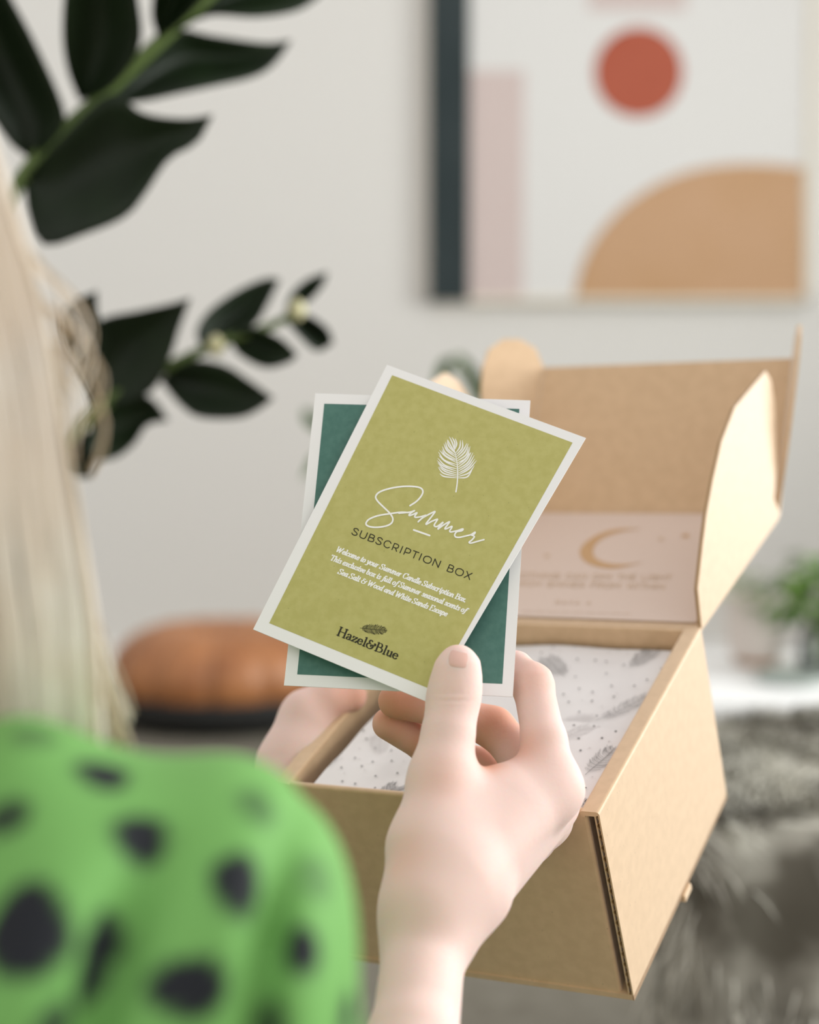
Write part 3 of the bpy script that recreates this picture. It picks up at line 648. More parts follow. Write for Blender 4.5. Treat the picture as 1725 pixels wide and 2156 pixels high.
def feather(a, b, wd, mb, seed, lw=.00016, faint=False):
    r_ = random.Random(seed); a = tuv(*a) if not isinstance(a, np.ndarray) else a; b = tuv(*b) if not isinstance(b, np.ndarray) else b
    ax = b-a; L = np.linalg.norm(ax); e = ax/L; n_ = np.array([-e[1], e[0]])
    def keep(P, w):
        P = np.asarray(P)
        ok = (P[:,0]>TX0+.0005)&(P[:,0]<TX1-.0003)&(P[:,1]>TZ0+.0004)&(P[:,1]<TZ1)
        P = P[ok]
        if len(P) > 1: ribbon(mb, P, w, tput)
    keep(densify([a-e*L*.12, b], 8), lw*1.4)
    N = 19
    for i in range(N):
        s = .02+.94*i/N
        for sg in (-1,1):
            for rep in range(1 + (i % 2)):
                l = wd*.72*(math.sin(math.pi*min(1,(s*.85+.13)))**.6)*(.8+.35*r_.random()); f = .45+.9*s+r_.uniform(-.15,.15)
                p0 = a+ax*(s+r_.uniform(-.01,.01)); p1 = p0+n_*sg*l*.6+e*l*f*.35; p2 = p0+n_*sg*l*.95+e*l*f*(1.0+r_.uniform(-.1,.1))
                keep(catmull([p0,p1,p2], 4), lw*r_.uniform(.6,1.3))
FE = [((1240,1625),(1298,1572),.0085,mk,1),((1185,1420),(1150,1383),.009,mk,2),((1330,1402),(1378,1366),.009,mk,3),((1268,1512),(1368,1462),.0085,mk,4),
      ((1200,1712),(1238,1690),.007,mk,5),((752,1500),(768,1452),.009,mk,6),((682,1618),(700,1575),.009,mk,7),((795,1682),(838,1655),.009,mk,8),
      ((1180,1560),(1245,1528),.007,mf,9),((1190,1515),(1250,1508),.006,mf,10),((800,1585),(800,1545),.008,mf,11),((1000,1390),(1040,1370),.008,mf,12),((1110,1560),(1140,1500),.009,mk,13),((930,1660),(960,1600),.009,mk,14)]
for a, b, wd_, mb, sd in FE: feather(a, b, wd_, mb, sd)
def dot(px, py, r, mb):
    c_ = tuv(px, py)
    if not (TX0+.001 < c_[0] < TX1-.0005 and TZ0+.0005 < c_[1] < TZ1): return
    P = [c_+r*np.array([math.cos(t), math.sin(t)]) for t in np.linspace(0, 2*math.pi, 13)[:-1]]
    n = len(mb.v); mb.v += tput(P); mb.f.append(tuple(range(n, n+12)))
for px, py in ((1254,1390),(1302,1366),(1216,1388),(1277,1393),(1314,1400),(1393,1408),(1277,1418),(1212,1425),(1363,1431),(1288,1444),(1336,1444),(1248,1457),(1220,1450),(1187,1462),(1293,1467),(1198,1478),(1247,1476),(1220,1499),(1257,1507),(1339,1525),(1209,1527),(1297,1540),(1251,1529),(1326,1552),(1219,1555),(1268,1554),(1223,1580),(1268,1636),(1233,1659),(1241,1709),(1140,1375),(1105,1380),(1128,1356),(1165,1362),(1210,1360),
               (728,1542),(765,1538),(772,1556),(731,1570),(791,1575),(824,1580),(748,1596),(785,1604),(825,1602),(719,1616),(762,1613),(791,1634),(837,1628),(721,1645),(748,1650),(687,1662),(790,1659),(905,1610),(880,1560),(950,1650),(1010,1600),(1050,1520)):
    dot(px, py, .00062, mk)
for px, py in ((1240,1362),(1322,1376),(1282,1372),(1226,1475),(1299,1460),(1268,1487),(1262,1530),(1283,1561),(1242,1575),(1248,1636),(1222,1658),(1217,1680),(1313,1568),(758,1522),(757,1576),(719,1597),(757,1598),(725,1628),(768,1622),(850,1603),(1200,1405),(1180,1370)):
    dot(px, py, .0005, mf)
o = mesh_obj('feather_and_dot_print', mk.v, mk.f, M['inkgrey'], ts); o = mesh_obj('faint_show_through_print', mf.v, mf.f, M['inkfaint'], ts)

# ------------------------------------------------------------------ moon card lying in the lid
mc = thing('moon_card', (0,0,0), 'blush printed card with a copper crescent moon lying in the open lid', 'card')
mc.matrix_world = R4; bpy.context.view_layer.update()
lnrm = lu; mp0 = np.array(lidp(0,0,.0012))
def lpx(px, py, h=.0012): return ray_plane(px, py, np.array(lidp(0,0,h)), lnrm)
bl_, br_, tr_, tl_ = [np.array(lidp(x_, u_*BD, .0012)) for x_, u_ in ((-BW+.006,.03),(-.005,.03),(-.005,.985),(-BW+.006,.985))]
m = MB(); m.prism([tuple(p) for p in (bl_, br_, tr_, tl_)], tuple(-lu*.0006)); o = m.build('card', M['blush']); o.parent = mc
def mput(P):
    e = np.broadcast_to(RL[0], (len(P),)); return [tuple(lpx(x, y, .0014+e[i])) for i, (x, y) in enumerate(P)]
m = MB(); outer = catmull([(1353,1113),(1300,1114),(1262,1124),(1232,1143),(1221,1163),(1232,1182),(1262,1194),(1300,1196),(1355,1184)], 5)
inner = catmull([(1355,1184),(1315,1188),(1278,1185),(1255,1175),(1249,1160),(1257,1143),(1278,1129),(1310,1119),(1353,1113)], 5)
n_ = min(len(outer), len(inner)); inner = inner[::-1]
m.add(mput(outer)+mput(inner), [(i,i+1,len(outer)+i+1,len(outer)+i) for i in range(n_-1)])
for cx_, cy_, r_ in ((1444,1128,12),):
    m.add(mput([(cx_+(r_ if k%2==0 else r_*.42)*math.cos(k*math.pi/5), cy_+.5*(r_ if k%2==0 else r_*.42)*math.sin(k*math.pi/5)) for k in range(10)]), [tuple(range(10))])
o = mesh_obj('crescent_and_star', m.v, m.f, M['gold'], mc)
m = MB()
for cx_, cy_, r_ in ((1392,1135,6),(1152,1170,6)):
    m.add(mput([(cx_+r_*math.cos(k*math.pi/5), cy_+.6*r_*math.sin(k*math.pi/5)) for k in range(10)]), [tuple(range(10))])
text(m, 'NOTHING CAN DIM THE LIGHT', G, (1078,1216), (1413,1221), (3.2,-10), mput, 2.6, 2.2, .12)
text(m, 'WHICH SHINES FROM WITHIN', G, (1062,1232), (1399,1240), (3.2,-10), mput, 2.6, 2.2, .12)
text(m, 'MAYA A', G, (1170,1271), (1243,1273), (1.6,-7), mput, 1.8, 1.5, .7)
for k in range(60):
    x = 1100+k*3.8; 
    if k % 7 != 6: ribbon(m, [(x, 1287+(x-1100)*.02), (x+2.2, 1287+(x-1098)*.02)], 1.6, mput)
mesh_obj('printed_quote', m.v, m.f, M['goldfaint'], mc)

# ================================================================== HELD CARDS
def make_card(name, cpx, z, label, panel_px, pmat, th=.0005):
    C4 = [P3(x, y, zz_) for (x, y), zz_ in zip(cpx, z)]       # TL TR BR BL
    def S(u, v): u = np.asarray(u)[...,None]; v = np.asarray(v)[...,None]; return C4[0]*(1-u)*(1-v)+C4[1]*u*(1-v)+C4[2]*u*v+C4[3]*(1-u)*v
    def uv(P):
        P = np.atleast_2d(np.asarray(P, float)); q = np.full(P.shape, .5)
        def pr(q): s = S(q[:,0], q[:,1]); return np.stack([CX+FPX*s[:,0]/s[:,2], CY+FPX*s[:,1]/s[:,2]], 1)
        for _ in range(12):
            r = pr(q)-P; e = 1e-4
            ju = (pr(q+[e,0])-pr(q))/e; jv = (pr(q+[0,e])-pr(q))/e; det = ju[:,0]*jv[:,1]-ju[:,1]*jv[:,0]
            q = q-np.stack([(r[:,0]*jv[:,1]-r[:,1]*jv[:,0])/det, (-r[:,0]*ju[:,1]+r[:,1]*ju[:,0])/det], 1)
        return q
    nrm = np.cross(C4[1]-C4[0], C4[3]-C4[0]); nrm /= np.linalg.norm(nrm)
    if nrm[2] > 0: nrm = -nrm
    root = thing(name, W(C4[3]), label, 'card'); n = 14
    g = np.linspace(0, 1, n); U, Vv = np.meshgrid(g, g)
    top = Wn(S(U.ravel(), Vv.ravel())); bot = Wn(S(U.ravel(), Vv.ravel())-nrm*th)
    F = [(j*n+i, j*n+i+1, (j+1)*n+i+1, (j+1)*n+i) for j in range(n-1) for i in range(n-1)]
    F2 = [tuple(n*n+i for i in f)[::-1] for f in F]
    rim = [j for j in range(n)]+[k*n+n-1 for k in range(1,n)]+[n*(n-1)+k for k in range(n-2,-1,-1)]+[k*n for k in range(n-2,0,-1)]
    F3 = [(rim[k], n*n+rim[k], n*n+rim[(k+1)%len(rim)], rim[(k+1)%len(rim)]) for k in range(len(rim))]
    anchor(mesh_obj('card_stock', list(top)+list(bot), F+F2+F3, M['paper']), root)
    q4 = uv(panel_px); off = .00006
    P = [(q4[0]*(1-u)*(1-v)+q4[1]*u*(1-v)+q4[2]*u*v+q4[3]*(1-u)*v) for v in g for u in g]; P = np.array(P)
    anchor(mesh_obj('printed_panel', Wn(S(P[:,0], P[:,1])+nrm*off), F, pmat), root)
    def put(Q, o_=.00013): q = uv(Q); return list(Wn(S(q[:,0], q[:,1])+nrm*(o_+np.broadcast_to(RL[0], (len(q),))[:,None])))
    return root, put
c2, put2 = make_card('info_card', [(664,828),(1117,843),(1080,1467),(598,1443)], [.8367,.825,.7709,.783],
    'dark teal card with a white border, held behind the olive card', [(683,850),(1094,861),(1058,1440),(626,1420)], M['teal'])
c1, put1 = make_card('info_card', [(815,768),(1234,922),(905,1480),(533,1325)], [.8350,.8085,.7660,.7880],
    'olive green card reading Summer Subscription Box, held in front by the thumb', [(826,790),(1206,932),(912,1453),(567,1312)], M['olive'])
def s1(P, x0=840, y0=1060, k=190/1725): return [(x0+a*k, y0+b*k) for a, b in P]
m = MB()
k1 = 420/1725
Sx = catmull([(640+a*k1, 900+b*k1) for a, b in ((918,678),(975,640),(1015,595),(1030,555),(1010,525),(950,512),(850,512),(740,530),(655,560),(622,600),(640,640),(690,690),(745,745),(770,790),(757,830),(705,855),(620,865),(558,855),(538,832),(565,795),(640,765),(740,748),(840,735),(905,738))], 5)
ribbon(m, Sx, 3.5, put1, True)
ribbon(m, catmull(s1([(0,190),(100,182),(200,172),(250,160),(305,140),(255,170),(200,215),(205,235),(270,215),(350,180),(315,230),(305,260),(335,270),(420,258),(520,228)]), 5), 3.3, lambda Q: put1(Q, .00022), True)
put1b = lambda Q: put1(Q, .00018)
ribbon(m, catmull(s1([(520,228),(440,290),(362,362),(440,290),(560,220),(680,160),(685,175),(600,290),(525,385),(535,400),(620,350),(730,305),(735,320),(680,410),(690,440),(740,440),(850,360),(800,420),(745,495),(850,420),(960,355),(960,375),(885,475),(900,490),(960,465),(1015,440),(1010,470),(975,525),(990,548),(1050,540),(1130,520),(1220,490),(1225,510),(1190,530),(1110,545),(1070,600),(1090,645),(1170,650),(1280,625),(1380,600),(1450,555),(1460,560),(1440,590),(1385,605),(1445,635),(1400,700),(1345,745),(1380,762),(1500,730),(1630,695)]), 5), 3.3, put1b, True)
ribbon(m, densify(s1([(285,508),(590,615)]), 6), 3.9, put1, True)
# palm leaf emblem
kk = 120/1725
def s2(P): return [(900+a*kk, 910+b*kk) for a, b in P]
stem = catmull([(868,1810),(900,1600),(915,1400),(920,1200),(908,1000),(885,830),(850,650),(820,540)], 6)
ribbon(m, s2(stem), np.linspace(3.0,1.1,len(stem)), put1, True)
Lt = [(375,1255,900,1385,520,1345),(325,1060,905,1345,500,1250),(350,1040,910,1300,560,1200),(310,920,910,1245,520,1120),(295,855,912,1190,500,1040),(315,785,910,1120,540,1010),(345,705,905,1060,560,900),(335,600,900,990,520,850),(365,545,893,930,560,740),(440,530,886,870,560,720),(455,430,878,830,560,640),(500,345,866,760,600,560),(548,290,855,700,620,510),(610,235,842,640,650,420),(612,225,830,600,720,430),(665,135,822,540,760,330),(745,150,820,520,830,320),(845,190,835,530,890,360)]
Rt = [(1355,1160,925,1390,1200,1360),(1430,1010,925,1350,1250,1240),(1495,860,925,1305,1260,1120),(1445,810,925,1255,1240,1070),(1425,700,925,1190,1240,990),(1385,620,922,1130,1220,930),(1330,610,918,1070,1180,860),(1310,620,915,1000,1130,830),(1300,430,905,940,1190,760),(1250,440,898,880,1170,690),(1245,350,890,820,1130,610),(1205,335,878,760,1080,560),(1060,240,866,700,1060,480),(1000,235,858,640,985,450)]
for (tx, ty, bx_, by_, mx_, my_) in Lt+Rt:
    c_ = catmull([(bx_,by_),(mx_,my_),(tx,ty)], 7); t = np.linspace(0,1,len(c_))
    ribbon(m, s2(c_), 2.9*np.sin(np.pi*(t*.88+.08))**.8, put1)
text(m, 'Welcome to your Summer Candle Subscription Box.', I, (707,1161), (980,1268.5), (4.6,-10.4), put1, 2.7, 1.35, .02, .12)
text(m, 'This exclusive box is full of Summer seasonal scents of', I, (694.5,1178.5), (980,1291), (4.6,-10.4), put1, 2.7, 1.35, .02, .12)
text(m, 'Sea Salt & Wood and White Sands Escape', I, (711,1207.5), (940,1298), (4.6,-10.4), put1, 2.7, 1.35, .02, .12)
anchor(mesh_obj('white_lettering', m.v, m.f, M['inkwhite']), c1)
m = MB()
text(m, 'SUBSCRIPTION BOX', G, (740,1124.5), (990,1221), (5.8,-13.4), put1, 2.0, 1.9, .20)
text(m, 'Hazel&Blue', SF, (709,1337), (836,1389), (7.4,-17.2), put1, 3.6, 1.6, .02)
# small dark feather above the wordmark
fa, fb = np.array((763.,1323.)), np.array((816.,1328.)); ax_ = fb-fa; e_ = ax_/np.linalg.norm(ax_); nn__ = np.array([-e_[1], e_[0]])
rr = random.Random(4); ribbon(m, densify([fa-e_*5, fb], 6), .7, put1)
for i in range(34):
    s_ = i/33
    for sg in (-1,1):
        l = 11*math.sin(math.pi*min(1,(s_*.82+.14)))**.7*rr.uniform(.8,1.05); p0 = fa+ax_*s_*.95
        ribbon(m, catmull([p0, p0+nn__*sg*l*.6+e_*l*.25, p0+nn__*sg*l+e_*l*rr.uniform(.4,.8)], 3), rr.uniform(.45,.9), put1)
anchor(mesh_obj('dark_lettering', m.v, m.f, M['inkblack']), c1)

# ================================================================== PERSON (distance-field body, one continuous surface)
def axis(lo, hi, f0, f1, fine, coarse):
    a = np.arange(lo, f0, coarse); b = np.arange(f0, f1, fine); c = np.arange(f1, hi+coarse, coarse); return np.concatenate([a, b, c]).astype(np.float32)
class Field:
    def __init__(s, xs, ys, zs): s.x, s.y, s.z = xs, ys, zs; s.F = np.full((len(xs),len(ys),len(zs)), .05, np.float32)
    def win(s, pts, R):
        lo = pts.min(0)-R; hi = pts.max(0)+R; sl = []
        for a, l, h in zip((s.x,s.y,s.z), lo, hi):
            i0 = max(0, np.searchsorted(a, l)-1); i1 = min(len(a), np.searchsorted(a, h)+1); sl.append(slice(i0, max(i1, i0+1)))
        return tuple(sl)
    def cap(s, a, b, ra, rb, sl):
        X_ = s.x[sl[0]][:,None,None]; Y_ = s.y[sl[1]][None,:,None]; Z_ = s.z[sl[2]][None,None,:]
        a = np.asarray(a, np.float32); b = np.asarray(b, np.float32); ab = b-a; L = float(ab@ab)+1e-12
        h = ((X_-a[0])*ab[0]+(Y_-a[1])*ab[1]+(Z_-a[2])*ab[2])/L; h = np.clip(h, 0, 1)
        return np.sqrt((X_-a[0]-ab[0]*h)**2+(Y_-a[1]-ab[1]*h)**2+(Z_-a[2]-ab[2]*h)**2)-(ra+(rb-ra)*h)
    def add(s, a, b, ra, rb, k=.01):
        sl = s.win(np.array([a,b]), max(ra,rb)+.03); d = s.cap(a, b, ra, rb, sl); s.F[sl] = smin(s.F[sl], d, k)
    def chain(s, pts, k=.004):                # returns window, field of a jointed finger
        P = np.array([p[:3] for p in pts]); sl = s.win(P, max(p[3] for p in pts)+.03); D = None
        for p, q in zip(pts[:-1], pts[1:]):
            d = s.cap(p[:3], q[:3], p[3], q[3], sl); D = d if D is None else smin(D, d, k)
        return sl, D
def smin(a, b, k):
    h = np.clip(k-np.abs(a-b), 0, None)/k; return np.minimum(a, b)-h*h*k*.25
def surface_nets(Fd, xs, ys, zs):
    ins = Fd < 0; nx, ny, nz = Fd.shape
    cnt = np.zeros((nx-1,ny-1,nz-1), np.uint8)
    for i in (0,1):
        for j in (0,1):
            for k in (0,1): cnt += ins[i:nx-1+i, j:ny-1+j, k:nz-1+k]
    act = np.argwhere((cnt > 0) & (cnt < 8)); idx = np.full(cnt.shape, -1, np.int32); idx[act[:,0],act[:,1],act[:,2]] = np.arange(len(act))
    acc = np.zeros((len(act),3)); num = np.zeros(len(act))
    I0, J0, K0 = act.T; ax = (xs, ys, zs)
    cor = [(i,j,k) for i in (0,1) for j in (0,1) for k in (0,1)]
    for a in cor:
        for d in range(3):
            if a[d]: continue
            b = list(a); b[d] = 1
            fa = Fd[I0+a[0],J0+a[1],K0+a[2]]; fb = Fd[I0+b[0],J0+b[1],K0+b[2]]; mk_ = (fa < 0) != (fb < 0)
            t = fa/(fa-fb+1e-12); t = np.where(mk_, t, 0)
            P = np.stack([xs[I0+a[0]], ys[J0+a[1]], zs[K0+a[2]]], 1).astype(float); Q = np.stack([xs[I0+b[0]], ys[J0+b[1]], zs[K0+b[2]]], 1)
            acc += np.where(mk_[:,None], P+(Q-P)*t[:,None], 0); num += mk_
    V = acc/num[:,None]; Fs = []
    for d in range(3):
        s0 = [slice(0,n) for n in (nx,ny,nz)]; s1_ = list(s0); s0[d] = slice(0,-1); s1_[d] = slice(1,None)
        A = ins[tuple(s0)]; B = ins[tuple(s1_)]; e = np.argwhere(A != B)
        o1, o2 = [q for q in range(3) if q != d]
        e = e[(e[:,o1] > 0) & (e[:,o2] > 0) & (e[:,o1] < cnt.shape[o1]) & (e[:,o2] < cnt.shape[o2])]
        def cell(da, db): q = e.copy(); q[:,o1] -= da; q[:,o2] -= db; return idx[q[:,0],q[:,1],q[:,2]]
        q = np.stack([cell(1,1), cell(0,1), cell(0,0), cell(1,0)], 1)
        flip = A[e[:,0],e[:,1],e[:,2]]
        if d == 1: flip = ~flip
        q[~flip] = q[~flip][:,::-1]; Fs.append(q)
    return V, np.concatenate(Fs)
def relax(V, F, it=2, lam=.5):
    n = len(V); e = np.concatenate([F[:,[0,1]],F[:,[1,2]],F[:,[2,3]],F[:,[3,0]]]); e = np.concatenate([e, e[:,::-1]])
    deg = np.bincount(e[:,0], minlength=n)[:,None]
    for k in range(it*2):
        S = np.stack([np.bincount(e[:,0], weights=V[e[:,1],c], minlength=n) for c in range(3)], 1)/deg
        V = V+(S-V)*(lam if k % 2 == 0 else -lam*.96)
    return V
def J(px, py, z, r): p = P3(px, py, z); return (p[0], p[1], p[2], r)

fx = axis(-.50, .08, -.088, .0805, .0010, .006); fy = axis(-.34, .76, .078, .232, .0010, .007); fz = axis(.34, 1.10, .635, .972, .0011, .007)
B = Field(fx, fy, fz)
def cap4(a, b, k=.01): B.add(a[:3], b[:3], a[3], b[3], k)
# --- joints
shR = (-.098,.121,.440,.036); elR = (-.020,.340,.520,.034); wrR = J(893,1975,.702,.0162)
shL = (-.350,.105,.565,.043); elL = (-.290,.300,.770,.034); 
# --- torso, neck, head
cap4((-.225,.24,.51,.105), (-.22,.58,.50,.125), .05); cap4(shL, shR, .05); cap4((-.225,.16,.50,.07), (-.222,.02,.49,.045), .04)
cap4((-.222,-.10,.475,.082), (-.222,-.135,.47,.088), .02); cap4((-.215,-.06,.50,.055), (-.205,-.02,.53,.030), .03)   # skull, jaw
cap4((-.208,-.095,.565,.010), (-.203,-.065,.582,.011), .012); cap4((-.222,-.10,.475,.06), (-.213,-.12,.525,.06), .03)   # nose, brow
cap4((-.220,-.032,.565,.006), (-.196,-.034,.562,.006), .006)                                                        # lips
cap4((-.308,-.10,.48,.012), (-.306,-.075,.485,.009), .006); cap4((-.136,-.10,.475,.012), (-.137,-.075,.48,.009), .006)  # ears
# --- legs
hipR = (-.15,.60,.50,.085); knR = (-.055,.345,.885,.052); anR = (-.05,.64,.93,.035)
hipL = (-.29,.60,.52,.085); knL = (-.24,.35,.94,.052); anL = (-.22,.64,1.00,.035)
for h_, k_, a_ in ((hipR,knR,anR),(hipL,knL,anL)):
    cap4(h_, k_, .03); cap4(k_, a_, .02); cap4(a_, (a_[0]+.01, .665, a_[2]+.08, .022), .02)
# --- arms
cap4(shR, elR, .03); cap4(elR, (-.012,.262,.590,.036), .02); cap4((-.012,.262,.590,.036), J(868,2200,.660,.0178), .012)
cap4(J(866,2200,.660,.0160), wrR, .006); cap4(J(876,2200,.672,.0165), J(899,1975,.716,.0160), .006)
wrL = J(606,1700,.905,.0200)
cap4(shL, elL, .03); cap4(elL, wrL, .02)
# --- right hand: carpus, thumb root, metacarpals
R_ = dict(
 c0=J(903,1905,.706,.0165), c1=J(925,1895,.722,.0170), th=J(908,1785,.722,.0165), tm=J(930,1640,.738,.0128),
 i0=J(962,1850,.714,.0160), i1=J(1163,1662,.757,.0120), m1=J(1160,1688,.779,.0115), r1=J(1150,1725,.795,.0108), p1=J(1112,1765,.802,.0105))
cap4(wrR, R_['c0'], .008); cap4(J(899,1975,.716,.0160), R_['c1'], .008); cap4(R_['c0'], R_['th'], .010); cap4(R_['th'], R_['tm'], .012)
cap4(R_['i0'], R_['i1'], .012); cap4(R_['c0'], R_['i0'], .012); cap4(J(960,1800,.728,.016), J(1060,1700,.746,.0115), .014)
cap4(J(975,1870,.726,.0165), R_['m1'], .010); cap4(J(965,1885,.738,.0165), R_['r1'], .010); cap4(J(955,1895,.745,.016), R_['p1'], .010)
cap4(J(950,1730,.732,.012), J(1120,1672,.757,.0100), .014); cap4(J(985,1690,.744,.0085), J(1085,1650,.757,.0080), .012)   # web
cap4(J(952,1955,.712,.0105), J(1008,1890,.722,.0108), .012)
cap4(J(1010,1800,.745,.018), J(1120,1720,.772,.012), .012)
body0 = B.F.copy()
def finger(pts, k=.004, kb=.006):
    sl, D = B.chain(pts, k); B.F[sl] = np.minimum(B.F[sl], smin(body0[sl], D, kb))
# thumb, index, middle, ring, little
finger([R_['tm'], J(944,1545,.746,.0106), J(954,1478,.752,.0106), J(960,1440,.7535,.0100), J(965,1406,.7545,.0102)], .006, .010)
finger([J(1163,1662,.757,.0122), J(1146,1560,.768,.0098), J(1122,1440,.785,.0092), J(1085,1412,.797,.0085), J(1020,1405,.803,.0080), J(960,1412,.797,.0072)], .004, .010)
finger([R_['m1'], J(1098,1592,.797,.0102), J(1040,1532,.812,.0094), J(925,1492,.809,.0086), J(832,1476,.801,.0080)], .004, .008)
finger([R_['r1'], J(1085,1662,.812,.0095), J(1020,1618,.822,.0090), J(905,1574,.818,.0083), J(818,1524,.810,.0077)], .004, .008)
finger([R_['p1'], J(1060,1710,.812,.0086), J(1010,1676,.818,.0080), J(950,1630,.818,.0072), J(918,1605,.812,.0066)], .004, .008)
# --- left hand around the left wall of the box
wl = J(606,1700,.905,.0200)
cap4(wl, J(612,1610,.915,.0170), .01); cap4(J(612,1610,.915,.0170), J(640,1540,.925,.0145), .008)
cap4(J(606,1650,.925,.017), J(648,1530,.965,.0145), .008); cap4(J(612,1660,.940,.016), J(660,1565,.985,.013), .008)
body0 = B.F.copy()
finger([J(630,1570,.918,.0130), J(645,1500,.925,.0115), J(690,1474,.928,.0098), J(740,1466,.932,.0085)], .006, .010)
for dz, dx in ((.0,0),(.016,6),(.030,12),(.042,18)):
    finger([J(640+dx,1530,.968+dz*.6,.0105), J(700+dx,1570,.985+dz,.0090), J(745+dx,1640,.985+dz,.0082), J(770+dx,1690,.975+dz,.0072)], .004, .008)
V, F = surface_nets(B.F, fx, fy, fz); V = relax(V, F, 3)
qx = CX+FPX*V[:,0]/V[:,2]; qy = CY+FPX*V[:,1]/V[:,2]          # fine creases over the thumb joint
V[:,2] += .00028*np.cos((qy-1460)*2*np.pi/15)*np.exp(-((qy-1462)/20)**2-((qx-955)/38)**2)*(V[:,2] < .756)
del body0

def skin_material():
    m = mat('skin', s2l((232,190,168)), .6, .22, sss=.55, sssr=(1,.32,.18), bump=.06, bscale=500)
    nt = m.node_tree; b = nt.nodes['Principled BSDF']; at = nt.nodes.new('ShaderNodeAttribute'); at.attribute_name = 'flush_shade'
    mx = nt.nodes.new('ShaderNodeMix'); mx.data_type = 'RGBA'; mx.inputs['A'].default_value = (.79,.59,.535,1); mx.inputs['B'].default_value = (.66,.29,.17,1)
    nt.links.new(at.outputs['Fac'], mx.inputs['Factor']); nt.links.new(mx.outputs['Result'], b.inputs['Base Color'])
    b.inputs['Subsurface Scale'].default_value = .005
    return m
M['skin'] = skin_material()
M['nail'] = mat('fingernail', (.70,.43,.36), .25, .5, coat=.3)
# fingernails: thin curved plates grown onto the finger tips
NV_, NF_ = [], []
def nail(c, along, nrm, w, l, rad):
    c = np.array(c); a = np.array(along, float); a /= np.linalg.norm(a); n = np.array(nrm, float); n -= a*(n@a); n /= np.linalg.norm(n); s_ = np.cross(a, n)
    b0 = len(NV_); nu, nv = 13, 13
    last = 0.0; near = V[np.linalg.norm(V-c, axis=1) < .022]; near = near[((near-c)@n) > -.006]
    for j in range(nv):
        t = j/(nv-1)*2-1
        for i in range(nu):
            u = i/(nu-1)*2-1; ww = w/2*(1-.10*abs(t)**5); x = u*ww; y = t*l/2*(1-(.20 if t < 0 else .10)*u*u)
            if i == 0:
                q0 = c+a*(t*l/2); dl = near-q0; wgt = np.exp(-((dl@s_)**2+(dl@a)**2)/(2*.0010**2))+1e-30; h_ = float((dl@n)@wgt/wgt.sum())
                if wgt.sum() < 1: h_ = last
                last = h_
            q_ = c+s_*x+a*y-n*(rad-math.sqrt(max(rad*rad-x*x, 1e-8)))
            NV_.append(q_+n*(h_+.00042-.0024*abs(u)**6-(.0024*max(0,-t)**6)-.0004*max(0,t)**6))
    for j in range(nv-1):
        for i in range(nu-1): NF_.append((b0+j*nu+i, b0+j*nu+i+1, b0+(j+1)*nu+i+1, b0+(j+1)*nu+i))
tc_ = P3(967,1390,.7448); last = 0.0; nail(tc_, P3(969,1372,.755)-P3(960,1440,.7535), (0.02,-.25,-1), .0120, .0094, .0094)
Vb = V; body = mesh_obj('body', Wn(V), F.tolist(), M['skin'], None, True)
# rosy pads and knuckles, plus shade painted into the curled fingers and thumb web
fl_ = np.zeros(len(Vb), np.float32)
def flush_shade(px, py, z, r, a=1.0):
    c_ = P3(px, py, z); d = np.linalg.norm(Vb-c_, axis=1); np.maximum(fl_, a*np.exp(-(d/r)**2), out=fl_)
for q in ((830,1476,.801,.022,.95),(818,1524,.810,.022,.75),(905,1574,.818,.024,.9),(925,1492,.809,.022,.9),(1040,1532,.812,.022,.9),(1020,1618,.822,.022,.6),(1020,1610,.748,.009,.9),(1122,1440,.785,.012,.55),(1100,1590,.76,.012,.5),(740,1466,.93,.02,.7),(1168,1475,.78,.01,.3),(845,1800,.70,.012,.3),(930,1650,.725,.012,.25)): flush_shade(*q)
at = body.data.attributes.new('flush_shade', 'FLOAT', 'POINT'); at.data.foreach_set('value', fl_)
person = thing('person', (float(W((-.22,0,.50)).x), float(W((-.22,0,.50)).y), .012), 'person with long blonde hair and green spotted blouse, seen from behind, holding two cards', 'person')
anchor(body, person)
NV_ = np.array(NV_); n1_ = 169
for k_ in range(1):
    nl_ = mesh_obj('fingernail', Wn(NV_[k_*n1_:(k_+1)*n1_]), [tuple(i-k_*n1_ for i in f) for f in NF_[k_*144:(k_+1)*144]], M['nail'], None, True)
    anchor(nl_, person)

# --- blouse
def cloth(name, prims, ext, step, wr, mt, k=.03):
    xs = np.arange(ext[0][0], ext[0][1], step, dtype=np.float32); ys = np.arange(ext[1][0], ext[1][1], step, dtype=np.float32); zs = np.arange(ext[2][0], ext[2][1], step, dtype=np.float32)
    f = Field(xs, ys, zs)
    for (a, b, kk_) in prims:
        sl = f.win(np.array([a[:3],b[:3]]), max(a[3],b[3])+.06); f.F[sl] = smin(f.F[sl], f.cap(a[:3], b[:3], a[3], b[3], sl), kk_)
    f.F += wr(xs[:,None,None], ys[None,:,None], zs[None,None,:])
    v, q = surface_nets(f.F, xs, ys, zs); v = relax(v, q, 2)
    return v, q
def wr(x, y, z):
    fold = .0042*np.sin(95*(x+.30*y)+18*y+2.0)*np.clip((y-.062)/.05, 0, 1)+.003*np.sin(110*(x-.2*y)+9*z)+.0025*np.sin(75*y+40*x)
    crease = .0145*np.exp(-((x+.059+.28*(y-.07))/.0065)**2)*np.clip((y-.072)/.03, 0, 1)*(z < .47)+.010*np.exp(-((x+.030+.10*(y-.07))/.005)**2)*np.clip((y-.070)/.03, 0, 1)*(z < .47)
    return (fold+crease).astype(np.float32)
